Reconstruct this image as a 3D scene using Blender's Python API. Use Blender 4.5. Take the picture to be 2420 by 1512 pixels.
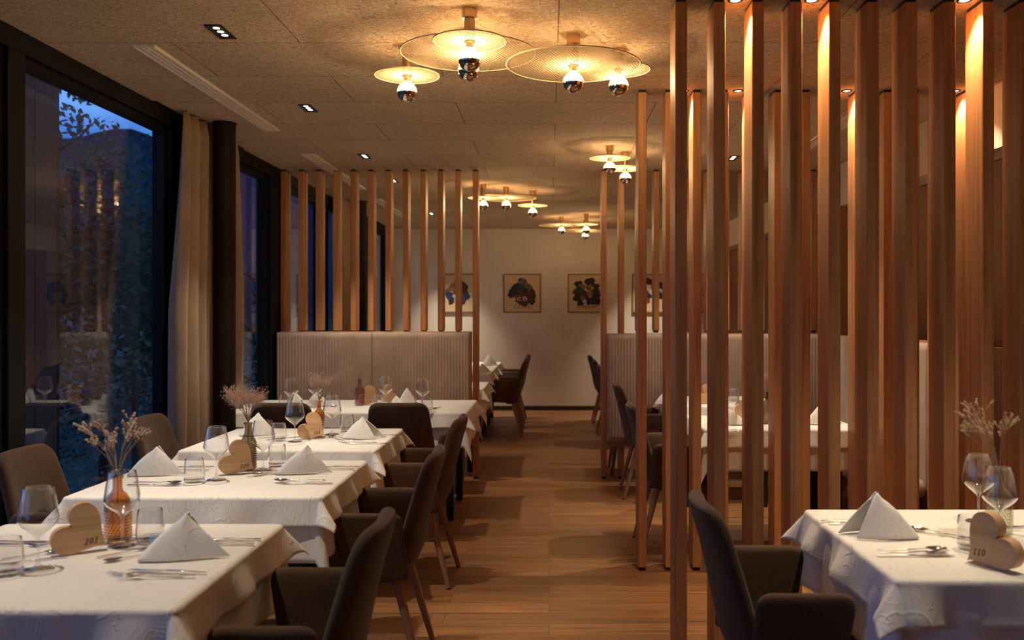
import bpy, bmesh, math, random
from mathutils import Vector, Matrix, noise
R = math.radians; PI = math.pi
sc = bpy.context.scene
col = sc.collection
for o in list(bpy.data.objects): bpy.data.objects.remove(o)
random.seed(7)

# ------------------------------------------------------------ camera
F = 2150.0; CX = 1298.0; CY = 740.0; EYE = 1.45; CEIL = 2.71
cam_d = bpy.data.cameras.new('camera'); cam = bpy.data.objects.new('camera', cam_d); col.objects.link(cam)
cam.location = (0, 0, EYE); cam.rotation_euler = (R(90), 0, 0)
cam_d.sensor_width = 36; cam_d.lens = F * 36 / 2420
cam_d.shift_x = -(CX - 1210) / 2420; cam_d.shift_y = -(756 - CY) / 2420
cam_d.clip_end = 2000; cam_d.clip_start = .05
cam_d.dof.use_dof = True; cam_d.dof.focus_distance = 4.6; cam_d.dof.aperture_fstop = 2.8
sc.camera = cam

# ------------------------------------------------------------ view
sc.view_settings.view_transform = 'Standard'; sc.view_settings.look = 'None'
sc.cycles.transparent_max_bounces = 40; sc.cycles.max_bounces = 10; sc.cycles.diffuse_bounces = 6
sc.view_settings.exposure = 1.0; sc.view_settings.gamma = 1.0
sc.view_settings.use_curve_mapping = False

# ------------------------------------------------------------ dusk sky
w = bpy.data.worlds.new('dusk'); sc.world = w; w.use_nodes = True
nt = w.node_tree; nt.nodes.clear()
wo = nt.nodes.new('ShaderNodeOutputWorld'); bg = nt.nodes.new('ShaderNodeBackground')
tc = nt.nodes.new('ShaderNodeTexCoord'); mp = nt.nodes.new('ShaderNodeMapping')
ns = nt.nodes.new('ShaderNodeTexNoise'); rp = nt.nodes.new('ShaderNodeValToRGB')
mp.inputs['Scale'].default_value = (1, 1, 3.2)
ns.inputs['Scale'].default_value = 3.2; ns.inputs['Detail'].default_value = 5
rp.color_ramp.elements[0].position = .36; rp.color_ramp.elements[0].color = (.014, .075, .28, 1)
rp.color_ramp.elements[1].position = .66; rp.color_ramp.elements[1].color = (.11, .235, .50, 1)
nt.links.new(tc.outputs['Generated'], mp.inputs['Vector']); nt.links.new(mp.outputs[0], ns.inputs['Vector'])
nt.links.new(ns.outputs['Fac'], rp.inputs['Fac']); nt.links.new(rp.outputs[0], bg.inputs['Color'])
sx_ = nt.nodes.new('ShaderNodeSeparateXYZ'); mr = nt.nodes.new('ShaderNodeMapRange')     # last light near the horizon, darker overhead
mr.inputs['From Min'].default_value = .22; mr.inputs['From Max'].default_value = .55; mr.inputs['To Min'].default_value = 1.6; mr.inputs['To Max'].default_value = .32
nt.links.new(tc.outputs['Generated'], sx_.inputs[0]); nt.links.new(sx_.outputs['Z'], mr.inputs['Value']); nt.links.new(mr.outputs[0], bg.inputs['Strength'])
nt.links.new(bg.outputs[0], wo.inputs['Surface'])
bg.inputs['Strength'].default_value = 1.0

# ------------------------------------------------------------ light levels (used by the lamp builders)
SPOT_C = (1.0, .865, .665); BULB_C = (1.0, .68, .35); POST_C = (1.0, .78, .50)
P_SPOT = 56.0; P_BULB = 7.6; P_POST = 26.0

# ------------------------------------------------------------ materials
def mat(name, base=(.5, .5, .5), rough=.6, metal=0, sheen=0, spec=.5):
    m = bpy.data.materials.new(name); m.use_nodes = True
    b = m.node_tree.nodes['Principled BSDF']
    b.inputs['Base Color'].default_value = (*base, 1); b.inputs['Roughness'].default_value = rough
    b.inputs['Metallic'].default_value = metal
    b.inputs['Specular IOR Level'].default_value = spec
    if sheen: b.inputs['Sheen Weight'].default_value = sheen; b.inputs['Sheen Roughness'].default_value = .5
    return m
def N(m, t, **kw):
    n = m.node_tree.nodes.new(t)
    for k, v in kw.items():
        if k in n.inputs: n.inputs[k].default_value = v
        else: setattr(n, k, v)
    return n
def L(m, a, b): m.node_tree.links.new(a, b)
def bsdf(m): return m.node_tree.nodes['Principled BSDF']
def coords(m, scale=(1, 1, 1), kind='Object', rot=(0, 0, 0), loc=(0, 0, 0)):
    t = N(m, 'ShaderNodeTexCoord'); p = N(m, 'ShaderNodeMapping')
    p.inputs['Scale'].default_value = scale; p.inputs['Rotation'].default_value = rot; p.inputs['Location'].default_value = loc
    L(m, t.outputs[kind], p.inputs['Vector']); return p.outputs[0]
def ramp(m, fac, stops):
    r = N(m, 'ShaderNodeValToRGB'); e = r.color_ramp.elements
    while len(e) < len(stops): e.new(.5)
    for i, (p, c) in enumerate(stops): e[i].position = p; e[i].color = (*c, 1)
    L(m, fac, r.inputs['Fac']); return r.outputs['Color']
def bump(m, h, strength=.3, dist=.01, prev=None):
    b = N(m, 'ShaderNodeBump'); b.inputs['Strength'].default_value = strength; b.inputs['Distance'].default_value = dist
    L(m, h, b.inputs['Height'])
    if prev is not None: L(m, prev, b.inputs['Normal'])
    L(m, b.outputs[0], bsdf(m).inputs['Normal']); return b.outputs[0]
def mul(m, a, b, fac=1.0):
    x = N(m, 'ShaderNodeMix', data_type='RGBA', blend_type='MULTIPLY'); x.inputs[0].default_value = fac
    L(m, a, x.inputs[6]); L(m, b, x.inputs[7]); return x.outputs[2]

def wood(name, c1, c2, axis=2, rough=.5, scale=1.0, per_object=True, knots=True):
    m = mat(name, c1, rough)
    s = [34 * scale] * 3; s[axis] = 1.1 * scale
    v = coords(m, tuple(s), 'Object')
    if per_object:
        oi = N(m, 'ShaderNodeObjectInfo'); ad = N(m, 'ShaderNodeVectorMath', operation='ADD')
        sc_ = N(m, 'ShaderNodeVectorMath', operation='SCALE'); sc_.inputs['Scale'].default_value = 37.0
        cb = N(m, 'ShaderNodeCombineXYZ')
        for i in range(3): L(m, oi.outputs['Random'], cb.inputs[i])
        L(m, cb.outputs[0], sc_.inputs[0]); L(m, v, ad.inputs[0]); L(m, sc_.outputs[0], ad.inputs[1]); v = ad.outputs[0]
    n = N(m, 'ShaderNodeTexNoise', Scale=1.3, Detail=6.0, Roughness=.65, Distortion=.6); L(m, v, n.inputs['Vector'])
    c = ramp(m, n.outputs['Fac'], [(.30, c2), (.52, c1), (.75, tuple(min(1, x * 1.18) for x in c1))])
    s2 = [6 * scale] * 3; s2[axis] = .35 * scale
    n2 = N(m, 'ShaderNodeTexNoise', Scale=1.0, Detail=2.0); L(m, coords(m, tuple(s2), 'Object'), n2.inputs['Vector'])
    c = mul(m, c, ramp(m, n2.outputs['Fac'], [(.3, (.78, .74, .70)), (.7, (1.1, 1.1, 1.1))]), .8)
    if per_object:
        oj = N(m, 'ShaderNodeObjectInfo')
        c = mul(m, c, ramp(m, oj.outputs['Random'], [(0, (.84, .82, .80)), (1, (1.1, 1.1, 1.1))]), 1)
    L(m, c, bsdf(m).inputs['Base Color']); bump(m, n.outputs['Fac'], .12, .002)
    return m
M = {}
M['larch'] = wood('larch wood', (.54, .255, .098), (.34, .145, .052), 2, .5)
M['larch_x'] = wood('larch board', (.45, .235, .115), (.30, .14, .062), 0, .5)
M['beech'] = wood('beech heart wood', (.70, .45, .24), (.50, .29, .14), 0, .45, .8)
M['beech_side'] = mat('beech cut edge', (.66, .42, .22), .5)
M['leg'] = wood('oak leg', (.36, .20, .11), (.24, .125, .065), 2, .45)
M['screen'] = wood('weathered boards', (.13, .06, .028), (.07, .032, .016), 2, .7)

# floor planks
m = M['floor'] = mat('oak plank floor', (.3, .16, .08), .42)
v = coords(m, (1, 1, 1), 'Object')
br = N(m, 'ShaderNodeTexBrick', offset=.37, offset_frequency=2, squash=1.0); br.inputs['Scale'].default_value = 1
br.inputs['Brick Width'].default_value = 1.35; br.inputs['Row Height'].default_value = .152
br.inputs['Mortar Size'].default_value = .0016; br.inputs['Mortar Smooth'].default_value = .1; br.inputs['Bias'].default_value = 0
br.inputs['Color1'].default_value = (.0, .0, .0, 1); br.inputs['Color2'].default_value = (1, 1, 1, 1); br.inputs['Mortar'].default_value = (.5, .5, .5, 1)
L(m, v, br.inputs['Vector'])
n = N(m, 'ShaderNodeTexNoise', Scale=1.0, Detail=7.0, Roughness=.62, Distortion=.4)
ad = N(m, 'ShaderNodeVectorMath', operation='MULTIPLY_ADD'); ad.inputs[1].default_value = (1.6, 30, 1)
sc9 = N(m, 'ShaderNodeVectorMath', operation='SCALE'); sc9.inputs['Scale'].default_value = 9
L(m, br.outputs['Color'], sc9.inputs[0]); L(m, v, ad.inputs[0]); L(m, sc9.outputs[0], ad.inputs[2]); L(m, ad.outputs[0], n.inputs['Vector'])
c = ramp(m, n.outputs['Fac'], [(.28, (.14, .060, .022)), (.5, (.32, .148, .060)), (.75, (.43, .22, .095))])
c = mul(m, c, ramp(m, br.outputs['Color'], [(0, (.74, .72, .70)), (1, (1.15, 1.13, 1.1))]), 1)
c = mul(m, c, ramp(m, br.outputs['Fac'], [(0, (1, 1, 1)), (1, (.35, .3, .25))]), 1)
L(m, c, bsdf(m).inputs['Base Color']); nb = bump(m, n.outputs['Fac'], .10, .002); bump(m, br.outputs['Fac'], -.4, .002, nb)

# ceiling of wood-wool boards
m = M['ceiling'] = mat('wood wool acoustic board', (.5, .4, .3), .95, spec=.15)
v = coords(m, (1, 1, 1), 'Object', loc=(.56, -.04, 0))
br = N(m, 'ShaderNodeTexBrick', offset=.5, offset_frequency=2); br.inputs['Scale'].default_value = 1
br.inputs['Brick Width'].default_value = 1.2; br.inputs['Row Height'].default_value = .6
br.inputs['Mortar Size'].default_value = .0035; br.inputs['Mortar Smooth'].default_value = .3
br.inputs['Color1'].default_value = (.0, .0, .0, 1); br.inputs['Color2'].default_value = (1, 1, 1, 1); br.inputs['Mortar'].default_value = (.5, .5, .5, 1)
L(m, v, br.inputs['Vector'])
fv = coords(m, (60, 95, 90), 'Object')
n = N(m, 'ShaderNodeTexNoise', Scale=1.0, Detail=4.0, Roughness=.7, Distortion=1.6); L(m, fv, n.inputs['Vector'])
c = ramp(m, n.outputs['Fac'], [(.30, (.13, .08, .045)), (.45, (.52, .38, .26)), (.62, (.80, .64, .48))])
n3 = N(m, 'ShaderNodeTexNoise', Scale=1.3, Detail=2.0); L(m, v, n3.inputs['Vector'])
c = mul(m, c, ramp(m, n3.outputs['Fac'], [(.3, (.9, .9, .9)), (.7, (1.06, 1.06, 1.06))]), 1)
c = mul(m, c, ramp(m, br.outputs['Color'], [(0, (.93, .93, .93)), (1, (1.05, 1.05, 1.05))]), 1)
c = mul(m, c, ramp(m, br.outputs['Fac'], [(0, (1, 1, 1)), (1, (.42, .38, .34))]), 1)
L(m, c, bsdf(m).inputs['Base Color']); bump(m, n.outputs['Fac'], .9, .006)

m = M['plaster'] = mat('cream plaster', (.68, .60, .50), .9, spec=.2)
n = N(m, 'ShaderNodeTexNoise', Scale=1.2, Detail=6.0); L(m, coords(m), n.inputs['Vector'])
L(m, ramp(m, n.outputs['Fac'], [(.3, (.62, .54, .44)), (.7, (.72, .64, .54))]), bsdf(m).inputs['Base Color'])
n = N(m, 'ShaderNodeTexNoise', Scale=90.0, Detail=3.0); L(m, coords(m), n.inputs['Vector']); bump(m, n.outputs['Fac'], .15, .003)

M['frame'] = mat('anthracite window frame', (.007, .007, .009), .55, spec=.15)
M['steel_dark'] = mat('dark bronze column paint', (.014, .008, .006), .55, spec=.15)
M['plinth'] = mat('dark plinth', (.02, .016, .013), .5)
M['black'] = mat('black metal', (.008, .007, .006), .4)
M['rubber'] = mat('black rubber glide', (.01, .01, .01), .6)
M['brass'] = mat('brushed brass', (.62, .43, .24), .28, 1)
M['grille'] = mat('cream enamel grille', (.80, .72, .62), .5)
M['silver'] = mat('polished cutlery steel', (.80, .77, .73), .10, 1)
m = M['silver_h'] = mat('hammered cutlery steel', (.80, .77, .73), .16, 1)
vn = N(m, 'ShaderNodeTexVoronoi', Scale=420.0); L(m, coords(m), vn.inputs['Vector']); bump(m, vn.outputs['Distance'], .7, .001)
M['mirror'] = mat('mirrored bulb cap', (.78, .70, .60), .06, 1)

def fabric(name, c1, c2, sc_=260, sheen=.35, bmp=.35, bd=.0015, rough=.92):
    m = mat(name, c1, rough, sheen=sheen, spec=.2)
    n = N(m, 'ShaderNodeTexNoise', Scale=sc_, Detail=3.0, Roughness=.7); L(m, coords(m), n.inputs['Vector'])
    n2 = N(m, 'ShaderNodeTexNoise', Scale=7.0, Detail=3.0); L(m, coords(m, (1, 1, .6)), n2.inputs['Vector'])
    c = ramp(m, n.outputs['Fac'], [(.3, c2), (.7, c1)])
    c = mul(m, c, ramp(m, n2.outputs['Fac'], [(.3, (.85, .85, .85)), (.7, (1.1, 1.1, 1.1))]), 1)
    L(m, c, bsdf(m).inputs['Base Color']); bump(m, n.outputs['Fac'], bmp, bd); return m
M['felt'] = fabric('brown wool felt', (.105, .058, .033), (.058, .031, .017), 260, .14)
M['bench'] = fabric('taupe bench fabric', (.48, .34, .255), (.38, .27, .20), 300)
M['curtain'] = fabric('sand velvet curtain', (.40, .28, .185), (.30, .21, .135), 180, .25, .2)

# damask table linen: embossed vine scrolls
def linen(name, pattern):
    m = mat(name, (.84, .81, .76), .8, sheen=.15, spec=.25)
    v = coords(m, (1, 1, 1), 'Object')
    n = N(m, 'ShaderNodeTexNoise', Scale=900.0, Detail=2.0); L(m, v, n.inputs['Vector'])
    b = bump(m, n.outputs['Fac'], .10, .0006)
    if pattern:
        wv = N(m, 'ShaderNodeTexNoise', Scale=5.0, Detail=1.0, Distortion=2.2); L(m, v, wv.inputs['Vector'])
        mt = N(m, 'ShaderNodeMath', operation='MULTIPLY'); mt.inputs[1].default_value = 9.0; L(m, wv.outputs['Fac'], mt.inputs[0])
        fr = N(m, 'ShaderNodeMath', operation='FRACT'); L(m, mt.outputs[0], fr.inputs[0])
        h = ramp(m, fr.outputs[0], [(.40, (0, 0, 0)), (.47, (1, 1, 1)), (.53, (1, 1, 1)), (.60, (0, 0, 0))])
        mk = N(m, 'ShaderNodeTexNoise', Scale=9.0, Detail=0.0); L(m, v, mk.inputs['Vector'])
        h = mul(m, h, ramp(m, mk.outputs['Fac'], [(.46, (0, 0, 0)), (.54, (1, 1, 1))]), 1)
        bump(m, h, .55, .0018, b)
        L(m, ramp(m, h, [(0, (.84, .81, .76)), (1, (.76, .73, .68))]), bsdf(m).inputs['Base Color'])
    bk = N(m, 'ShaderNodeTexBrick', offset=0.0); bk.inputs['Scale'].default_value = 1; bk.inputs['Brick Width'].default_value = .29; bk.inputs['Row Height'].default_value = .31
    bk.inputs['Mortar Size'].default_value = .004; bk.inputs['Mortar Smooth'].default_value = 1.0; L(m, coords(m, (1, 1, 1), 'Object', loc=(.14, .155, 0)), bk.inputs['Vector'])
    bump(m, bk.outputs['Fac'], .5, .002, bsdf(m).inputs['Normal'].links[0].from_socket)
    return m
M['linen'] = linen('white damask linen', True)
M['linen2'] = linen('plain white linen', False)

def thin_glass(name, tint=(.97, .97, .97), ior=1.5, rough=0.0, gain=1.0, refl=(1, 1, 1), power=5.0):
    m = bpy.data.materials.new(name); m.use_nodes = True; t = m.node_tree; t.nodes.clear()
    o = t.nodes.new('ShaderNodeOutputMaterial'); mx = t.nodes.new('ShaderNodeMixShader')
    tr = t.nodes.new('ShaderNodeBsdfTransparent'); gl = t.nodes.new('ShaderNodeBsdfGlossy'); lw = t.nodes.new('ShaderNodeLayerWeight')
    lw.inputs['Blend'].default_value = .5; f0 = ((ior - 1) / (ior + 1)) ** 2
    tr.inputs['Color'].default_value = (*tint, 1); gl.inputs['Roughness'].default_value = rough; gl.inputs['Color'].default_value = (*refl, 1)
    pw = t.nodes.new('ShaderNodeMath'); pw.operation = 'POWER'; pw.inputs[1].default_value = power
    mu = t.nodes.new('ShaderNodeMath'); mu.operation = 'MULTIPLY_ADD'; mu.inputs[1].default_value = (1 - f0) * gain; mu.inputs[2].default_value = f0 * gain; mu.use_clamp = True
    t.links.new(lw.outputs['Facing'], pw.inputs[0]); t.links.new(pw.outputs[0], mu.inputs[0]); t.links.new(mu.outputs[0], mx.inputs[0])
    t.links.new(tr.outputs[0], mx.inputs[1]); t.links.new(gl.outputs[0], mx.inputs[2]); t.links.new(mx.outputs[0], o.inputs['Surface'])
    return m
M['pane'] = thin_glass('window glass', (.93, .96, .97), 1.7, 0, 1.15)
M['crystal'] = thin_glass('clear drinking glass', (.95, .95, .95), 1.5, 0, 1.9, power=2.6)
M['amber'] = thin_glass('amber bottle glass', (.87, .66, .42), 1.5, .05, 1.6, power=3.0)
M['smoke'] = thin_glass('smoky grey bottle glass', (.68, .62, .54), 1.5, .05, 1.5)
M['plum'] = thin_glass('plum tinted bottle glass', (.84, .70, .70), 1.5, .05, 1.5)
M['greenish'] = thin_glass('pale green bottle glass', (.90, .91, .84), 1.5, .04, 1.6)
M['bulb_glass'] = m = thin_glass('clear bulb glass', (.97, .95, .90), 1.5, .12, 2.2, power=1.6)

tlb = N(m, 'ShaderNodeBsdfTranslucent'); tlb.inputs['Color'].default_value = (.95, .92, .85, 1); mxb = N(m, 'ShaderNodeMixShader'); mxb.inputs[0].default_value = .03
outn = [n_ for n_ in m.node_tree.nodes if n_.type == 'OUTPUT_MATERIAL'][0]; src_ = outn.inputs['Surface'].links[0].from_socket
L(m, src_, mxb.inputs[1]); L(m, tlb.outputs[0], mxb.inputs[2]); L(m, mxb.outputs[0], outn.inputs['Surface'])

def emis(name, c, s):
    m = bpy.data.materials.new(name); m.use_nodes = True; t = m.node_tree; t.nodes.clear()
    o = t.nodes.new('ShaderNodeOutputMaterial'); e = t.nodes.new('ShaderNodeEmission')
    e.inputs['Color'].default_value = (*c, 1); e.inputs['Strength'].default_value = s; t.links.new(e.outputs[0], o.inputs['Surface']); return m
M['led'] = emis('glowing led lens', (1, .86, .62), 6)
M['filament'] = emis('glowing filament', (1, .72, .36), 60)

# woven cane disc: perforated, a little translucent
m = M['cane'] = bpy.data.materials.new('woven cane mesh'); m.use_nodes = True; t = m.node_tree; t.nodes.clear()
o_ = N(m, 'ShaderNodeOutputMaterial'); mx = N(m, 'ShaderNodeMixShader'); trn = N(m, 'ShaderNodeBsdfTransparent')
df = N(m, 'ShaderNodeBsdfDiffuse'); tl = N(m, 'ShaderNodeBsdfTranslucent'); m2 = N(m, 'ShaderNodeMixShader'); m2.inputs[0].default_value = .22
df.inputs['Color'].default_value = (.46, .36, .235, 1); tl.inputs['Color'].default_value = (.55, .42, .26, 1)
v = coords(m, (1, 1, 1), 'Object', rot=(0, 0, R(20)))
vo = N(m, 'ShaderNodeTexVoronoi', voronoi_dimensions='2D', Scale=72.0); vo.inputs['Randomness'].default_value = 0.0; L(m, v, vo.inputs['Vector'])
h = ramp(m, vo.outputs['Distance'], [(.29, (0, 0, 0)), (.35, (1, 1, 1))])
L(m, df.outputs[0], m2.inputs[1]); L(m, tl.outputs[0], m2.inputs[2])
L(m, h, mx.inputs[0]); L(m, trn.outputs[0], mx.inputs[1]); L(m, m2.outputs[0], mx.inputs[2]); L(m, mx.outputs[0], o_.inputs['Surface'])
M['cane_rim'] = mat('cane rim', (.62, .46, .27), .6)

M['ink'] = mat('burnt lettering', (.02, .012, .008), .7)
M['stem'] = mat('dried stem', (.34, .22, .11), .8)
M['bloom_mauve'] = mat('dried mauve blossom', (.52, .37, .31), .9)
M['bloom_pink'] = mat('dried pink blossom', (.46, .30, .235), .9)
M['bloom_straw'] = mat('dried straw blossom', (.50, .32, .20), .9)
M['leaf'] = mat('dark leaf', (.09, .15, .10), .6)
M['leaf2'] = mat('pale shrub leaf', (.26, .38, .36), .6)
M['bark'] = mat('bark', (.06, .045, .035), .9)
M['grass'] = mat('meadow grass', (.07, .17, .11), .95)
M['mountain'] = mat('haze-tinted forested mountain', (.035, .075, .13), 1.0, spec=0)  # blue of the distant haze is put into the base colour
M['deck'] = mat('grey terrace boards', (.09, .085, .08), .8)
M['cable'] = mat('steel cable', (.35, .35, .36), .35, .8)
M['niche'] = wood('dark niche wood', (.34, .17, .085), (.22, .10, .05), 2, .5)

# ------------------------------------------------------------ helpers
def tag(o, label=None, cat=None, group=None, kind=None):
    if label: o['label'] = label
    if cat: o['category'] = cat
    if group: o['group'] = group
    if kind: o['kind'] = kind
    return o
def empty(name, loc=(0, 0, 0), rz=0, label=None, cat=None, group=None):
    o = bpy.data.objects.new(name, None); o.empty_display_size = .05; o.location = loc; o.rotation_euler = (0, 0, rz)
    col.objects.link(o); return tag(o, label, cat, group)
def dup(o, loc=None, rz=None, label=None, group=None, parent=None):
    c = o.copy(); col.objects.link(c)
    if parent is not None: c.parent = parent
    if loc is not None: c.location = loc
    if rz is not None: c.rotation_euler = (0, 0, rz)
    if label: c['label'] = label
    if group: c['group'] = group
    for ch in list(o.children): dup(ch, parent=c)
    return c

class MB:
    def __init__(s): s.v = []; s.f = []; s.mi = []; s.cur = 0
    def add(s, vs, fs, T=None):
        b = len(s.v)
        for p in vs: s.v.append(tuple(T @ Vector(p)) if T else tuple(p))
        for f in fs: s.f.append([b + i for i in f]); s.mi.append(s.cur)
        return s
    def box(s, x0, x1, y0, y1, z0, z1, T=None):
        return s.add([(x0, y0, z0), (x1, y0, z0), (x1, y1, z0), (x0, y1, z0), (x0, y0, z1), (x1, y0, z1), (x1, y1, z1), (x0, y1, z1)],
                     [(0, 3, 2, 1), (4, 5, 6, 7), (0, 1, 5, 4), (1, 2, 6, 5), (2, 3, 7, 6), (3, 0, 4, 7)], T)
    def lathe(s, prof, n=32, c=(0, 0, 0), T=None):
        vs = []; fs = []
        for r, z in prof:
            for k in range(n):
                a = 2 * PI * k / n; vs.append((c[0] + r * math.cos(a), c[1] + r * math.sin(a), c[2] + z))
        for i in range(len(prof) - 1):
            for k in range(n):
                k2 = (k + 1) % n; fs.append((i * n + k, i * n + k2, (i + 1) * n + k2, (i + 1) * n + k))
        if prof[0][0] > 1e-5: fs.append(tuple(reversed(range(n))))
        if prof[-1][0] > 1e-5: fs.append(tuple((len(prof) - 1) * n + k for k in range(n)))
        return s.add(vs, fs, T)
    def tube(s, pts, rad, n=8, T=None):
        pts = [Vector(p) for p in pts]; vs = []; fs = []
        rs = rad if isinstance(rad, (list, tuple)) else [rad] * len(pts)
        for i, p in enumerate(pts):
            d = (pts[min(i + 1, len(pts) - 1)] - pts[max(i - 1, 0)]).normalized()
            a = d.orthogonal().normalized() if i == 0 else (a - d * a.dot(d)).normalized()
            b = d.cross(a)
            for k in range(n):
                t = 2 * PI * k / n; q = p + (a * math.cos(t) + b * math.sin(t)) * rs[i]; vs.append(tuple(q))
        for i in range(len(pts) - 1):
            for k in range(n):
                k2 = (k + 1) % n; fs.append((i * n + k, i * n + k2, (i + 1) * n + k2, (i + 1) * n + k))
        fs.append(tuple(reversed(range(n)))); fs.append(tuple((len(pts) - 1) * n + k for k in range(n)))
        return s.add(vs, fs, T)
    def blob(s, c, r, T=None):      # small octahedron-like bead
        x, y, z = c; vs = [(x + r, y, z), (x - r, y, z), (x, y + r, z), (x, y - r, z), (x, y, z + r), (x, y, z - r)]
        return s.add(vs, [(0, 2, 4), (2, 1, 4), (1, 3, 4), (3, 0, 4), (2, 0, 5), (1, 2, 5), (3, 1, 5), (0, 3, 5)], T)
    def build(s, name, mt, parent=None, smooth=False, bevel=0, seg=2, solid=0, subsurf=0, loc=None, angle=None):
        me = bpy.data.meshes.new(name); me.from_pydata(s.v, [], s.f)
        for x in (mt if isinstance(mt, (list, tuple)) else [mt]): me.materials.append(x)
        if len(me.materials) > 1:
            for i, p in enumerate(me.polygons): p.material_index = s.mi[i]
        if smooth:
            for p in me.polygons: p.use_smooth = True
        me.update()
        if angle: me.set_sharp_from_angle(angle=R(angle))
        o = bpy.data.objects.new(name, me); col.objects.link(o)
        if parent is not None: o.parent = parent
        if loc: o.location = loc
        if solid:
            q = o.modifiers.new('solid', 'SOLIDIFY'); q.thickness = solid; q.offset = 0
        if bevel:
            q = o.modifiers.new('bevel', 'BEVEL'); q.width = bevel; q.segments = seg; q.limit_method = 'ANGLE'
        if subsurf:
            q = o.modifiers.new('sub', 'SUBSURF'); q.levels = subsurf; q.render_levels = subsurf
        return o
def struct(o): o['kind'] = 'structure'; return o

def rounded_poly(pts, rad, seg=6):
    out = []; n = len(pts)
    for i in range(n):
        p0, p, p1 = Vector(pts[i - 1]), Vector(pts[i]), Vector(pts[(i + 1) % n]); r = rad[i] if isinstance(rad, (list, tuple)) else rad
        a = (p0 - p).normalized(); b = (p1 - p).normalized(); ang = a.angle(b)
        t = min(r / math.tan(ang / 2), (p0 - p).length * .49, (p1 - p).length * .49)
        A = p + a * t; B = p + b * t
        for k in range(seg + 1):
            u = k / seg; out.append(tuple(A * (1 - u) ** 2 + p * 2 * u * (1 - u) + B * u * u))
    return out
def densify(pts, step):
    out = []
    for i, p in enumerate(pts):
        q = pts[(i + 1) % len(pts)]; d = math.dist(p, q); n = max(1, int(d / step))
        for k in range(n): out.append((p[0] + (q[0] - p[0]) * k / n, p[1] + (q[1] - p[1]) * k / n))
    return out
def pillow(mb, outline, t, fmap, inner=6):
    """soft padded panel from a 2D outline; fmap(u,v,w)->xyz"""
    out = densify(outline, .03); n = len(out)
    cx = sum(p[0] for p in out) / n; cy = sum(p[1] for p in out) / n
    rings = []
    def ring(e, wv, k=1.0):
        rr = []
        for (x, y) in out:
            d = math.hypot(x - cx, y - cy); f = (1 - e / d) * k; rr.append((cx + (x - cx) * f, cy + (y - cy) * f, wv))
        return rr
    h = t / 2
    for k in range(inner, 0, -1): rings.append(ring(h, -h - .002 * (1 - (k / inner)), 1 - k / (inner + .6)))
    for k in range(7):
        a = -PI / 2 + PI * k / 6; rings.append(ring(h * (1 - math.cos(a)), h * math.sin(a)))
    for k in range(1, inner + 1): rings.append(ring(h, h + .002 * (1 - k / inner), 1 - k / (inner + .6)))
    vs = [fmap(*p) for r in rings for p in r]; fs = []
    for i in range(len(rings) - 1):
        for k in range(n):
            k2 = (k + 1) % n; fs.append((i * n + k, i * n + k2, (i + 1) * n + k2, (i + 1) * n + k))
    fs.append(tuple(reversed(range(n)))); fs.append(tuple((len(rings) - 1) * n + k for k in range(n)))
    mb.add(vs, fs); return mb

def ground_px(x, y, h=0.0):     # floor / table point seen at a pixel of the photograph
    Z = F * (EYE - h) / (y - CY); return ((x - CX) * Z / F, Z)
TT = .765                        # height of the laid table top
def tp(x, y): X, Y = ground_px(x, y, TT + .002); return (X, Y, TT + .0035)

# ============================================================ SETTING
YF = 13.6; YB = -3.2; XL = -2.36; XR = 2.47
a = MB().box(-3, 4.2, YB, YF + .2, -.1, 0).build('floor', M['floor']); struct(a)
a = MB().box(-2.6, 4.2, YB, YF + .2, CEIL, CEIL + .12).build('ceiling', M['ceiling']); struct(a)
a = MB().box(-2.6, 4.2, YF, YF + .15, 0, CEIL).build('wall_far', M['plaster']); struct(a)
a = MB().box(-2.6, 4.2, YB - .15, YB, 0, CEIL).build('wall_rear', M['plaster']); struct(a)
# right wall: plaster lintel over a timber lined niche
a = MB().box(XR, XR + .18, YB, YF, 2.36, CEIL).build('wall_right', M['plaster']); struct(a)
a = MB().box(XR + .18, XR + .30, YB, YF, 0, CEIL).build('wall_right_panelling', M['niche']); struct(a)
mb = MB()
for yy in (2.6, 4.55, 7.75, 9.6, 11.5): mb.box(XR, XR + .18, yy, yy + .14, 0, 2.36)
struct(mb.build('trim_1', M['niche'], bevel=.003))
a = MB().box(-2.30, XR, YF - .015, YF, 0, .065).build('baseboard_far', M['plinth']); struct(a)

# window wall
segs = [(-2.9, -1.0), (-.86, 1.62), (1.76, 3.97), (4.10, 5.68), (5.86, 7.72), (8.02, 9.55), (9.72, 11.75), (11.95, 13.4)]
mb = MB()
mb.box(-2.48, -2.355, YB, YF, 2.615, CEIL)
mb.box(-2.48, -2.355, YB, YF, 0, .035)
prev = YB
for (a0, a1) in segs:
    mb.box(-2.48, -2.36, prev, a0, .0, 2.66); prev = a1
mb.box(-2.48, -2.36, prev, YF, 0, 2.66)
struct(mb.build('wall_left', M['frame'], bevel=.004))
for i, (a0, a1) in enumerate(segs):
    w_ = empty(f'window_{i+1}', (-2.42, a0, 0)); w_['kind'] = 'structure'
    mb = MB(); d = a1 - a0
    mb.box(-.035, .035, 0, .045, .035, 2.615); mb.box(-.035, .035, d - .045, d, .035, 2.615)
    mb.box(-.035, .035, .045, d - .045, .035, .09); mb.box(-.035, .035, .045, d - .045, 2.575, 2.615)
    mb.build('window_frame', M['frame'], w_, bevel=.003)
    MB().box(-.012, -.006, .04, d - .04, .08, 2.58).build('pane', M['pane'], w_)
struct(MB().box(-2.352, -2.332, 5.40, 6.95, CEIL - .004, CEIL - .001).build('trim_2', M['black']))

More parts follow.
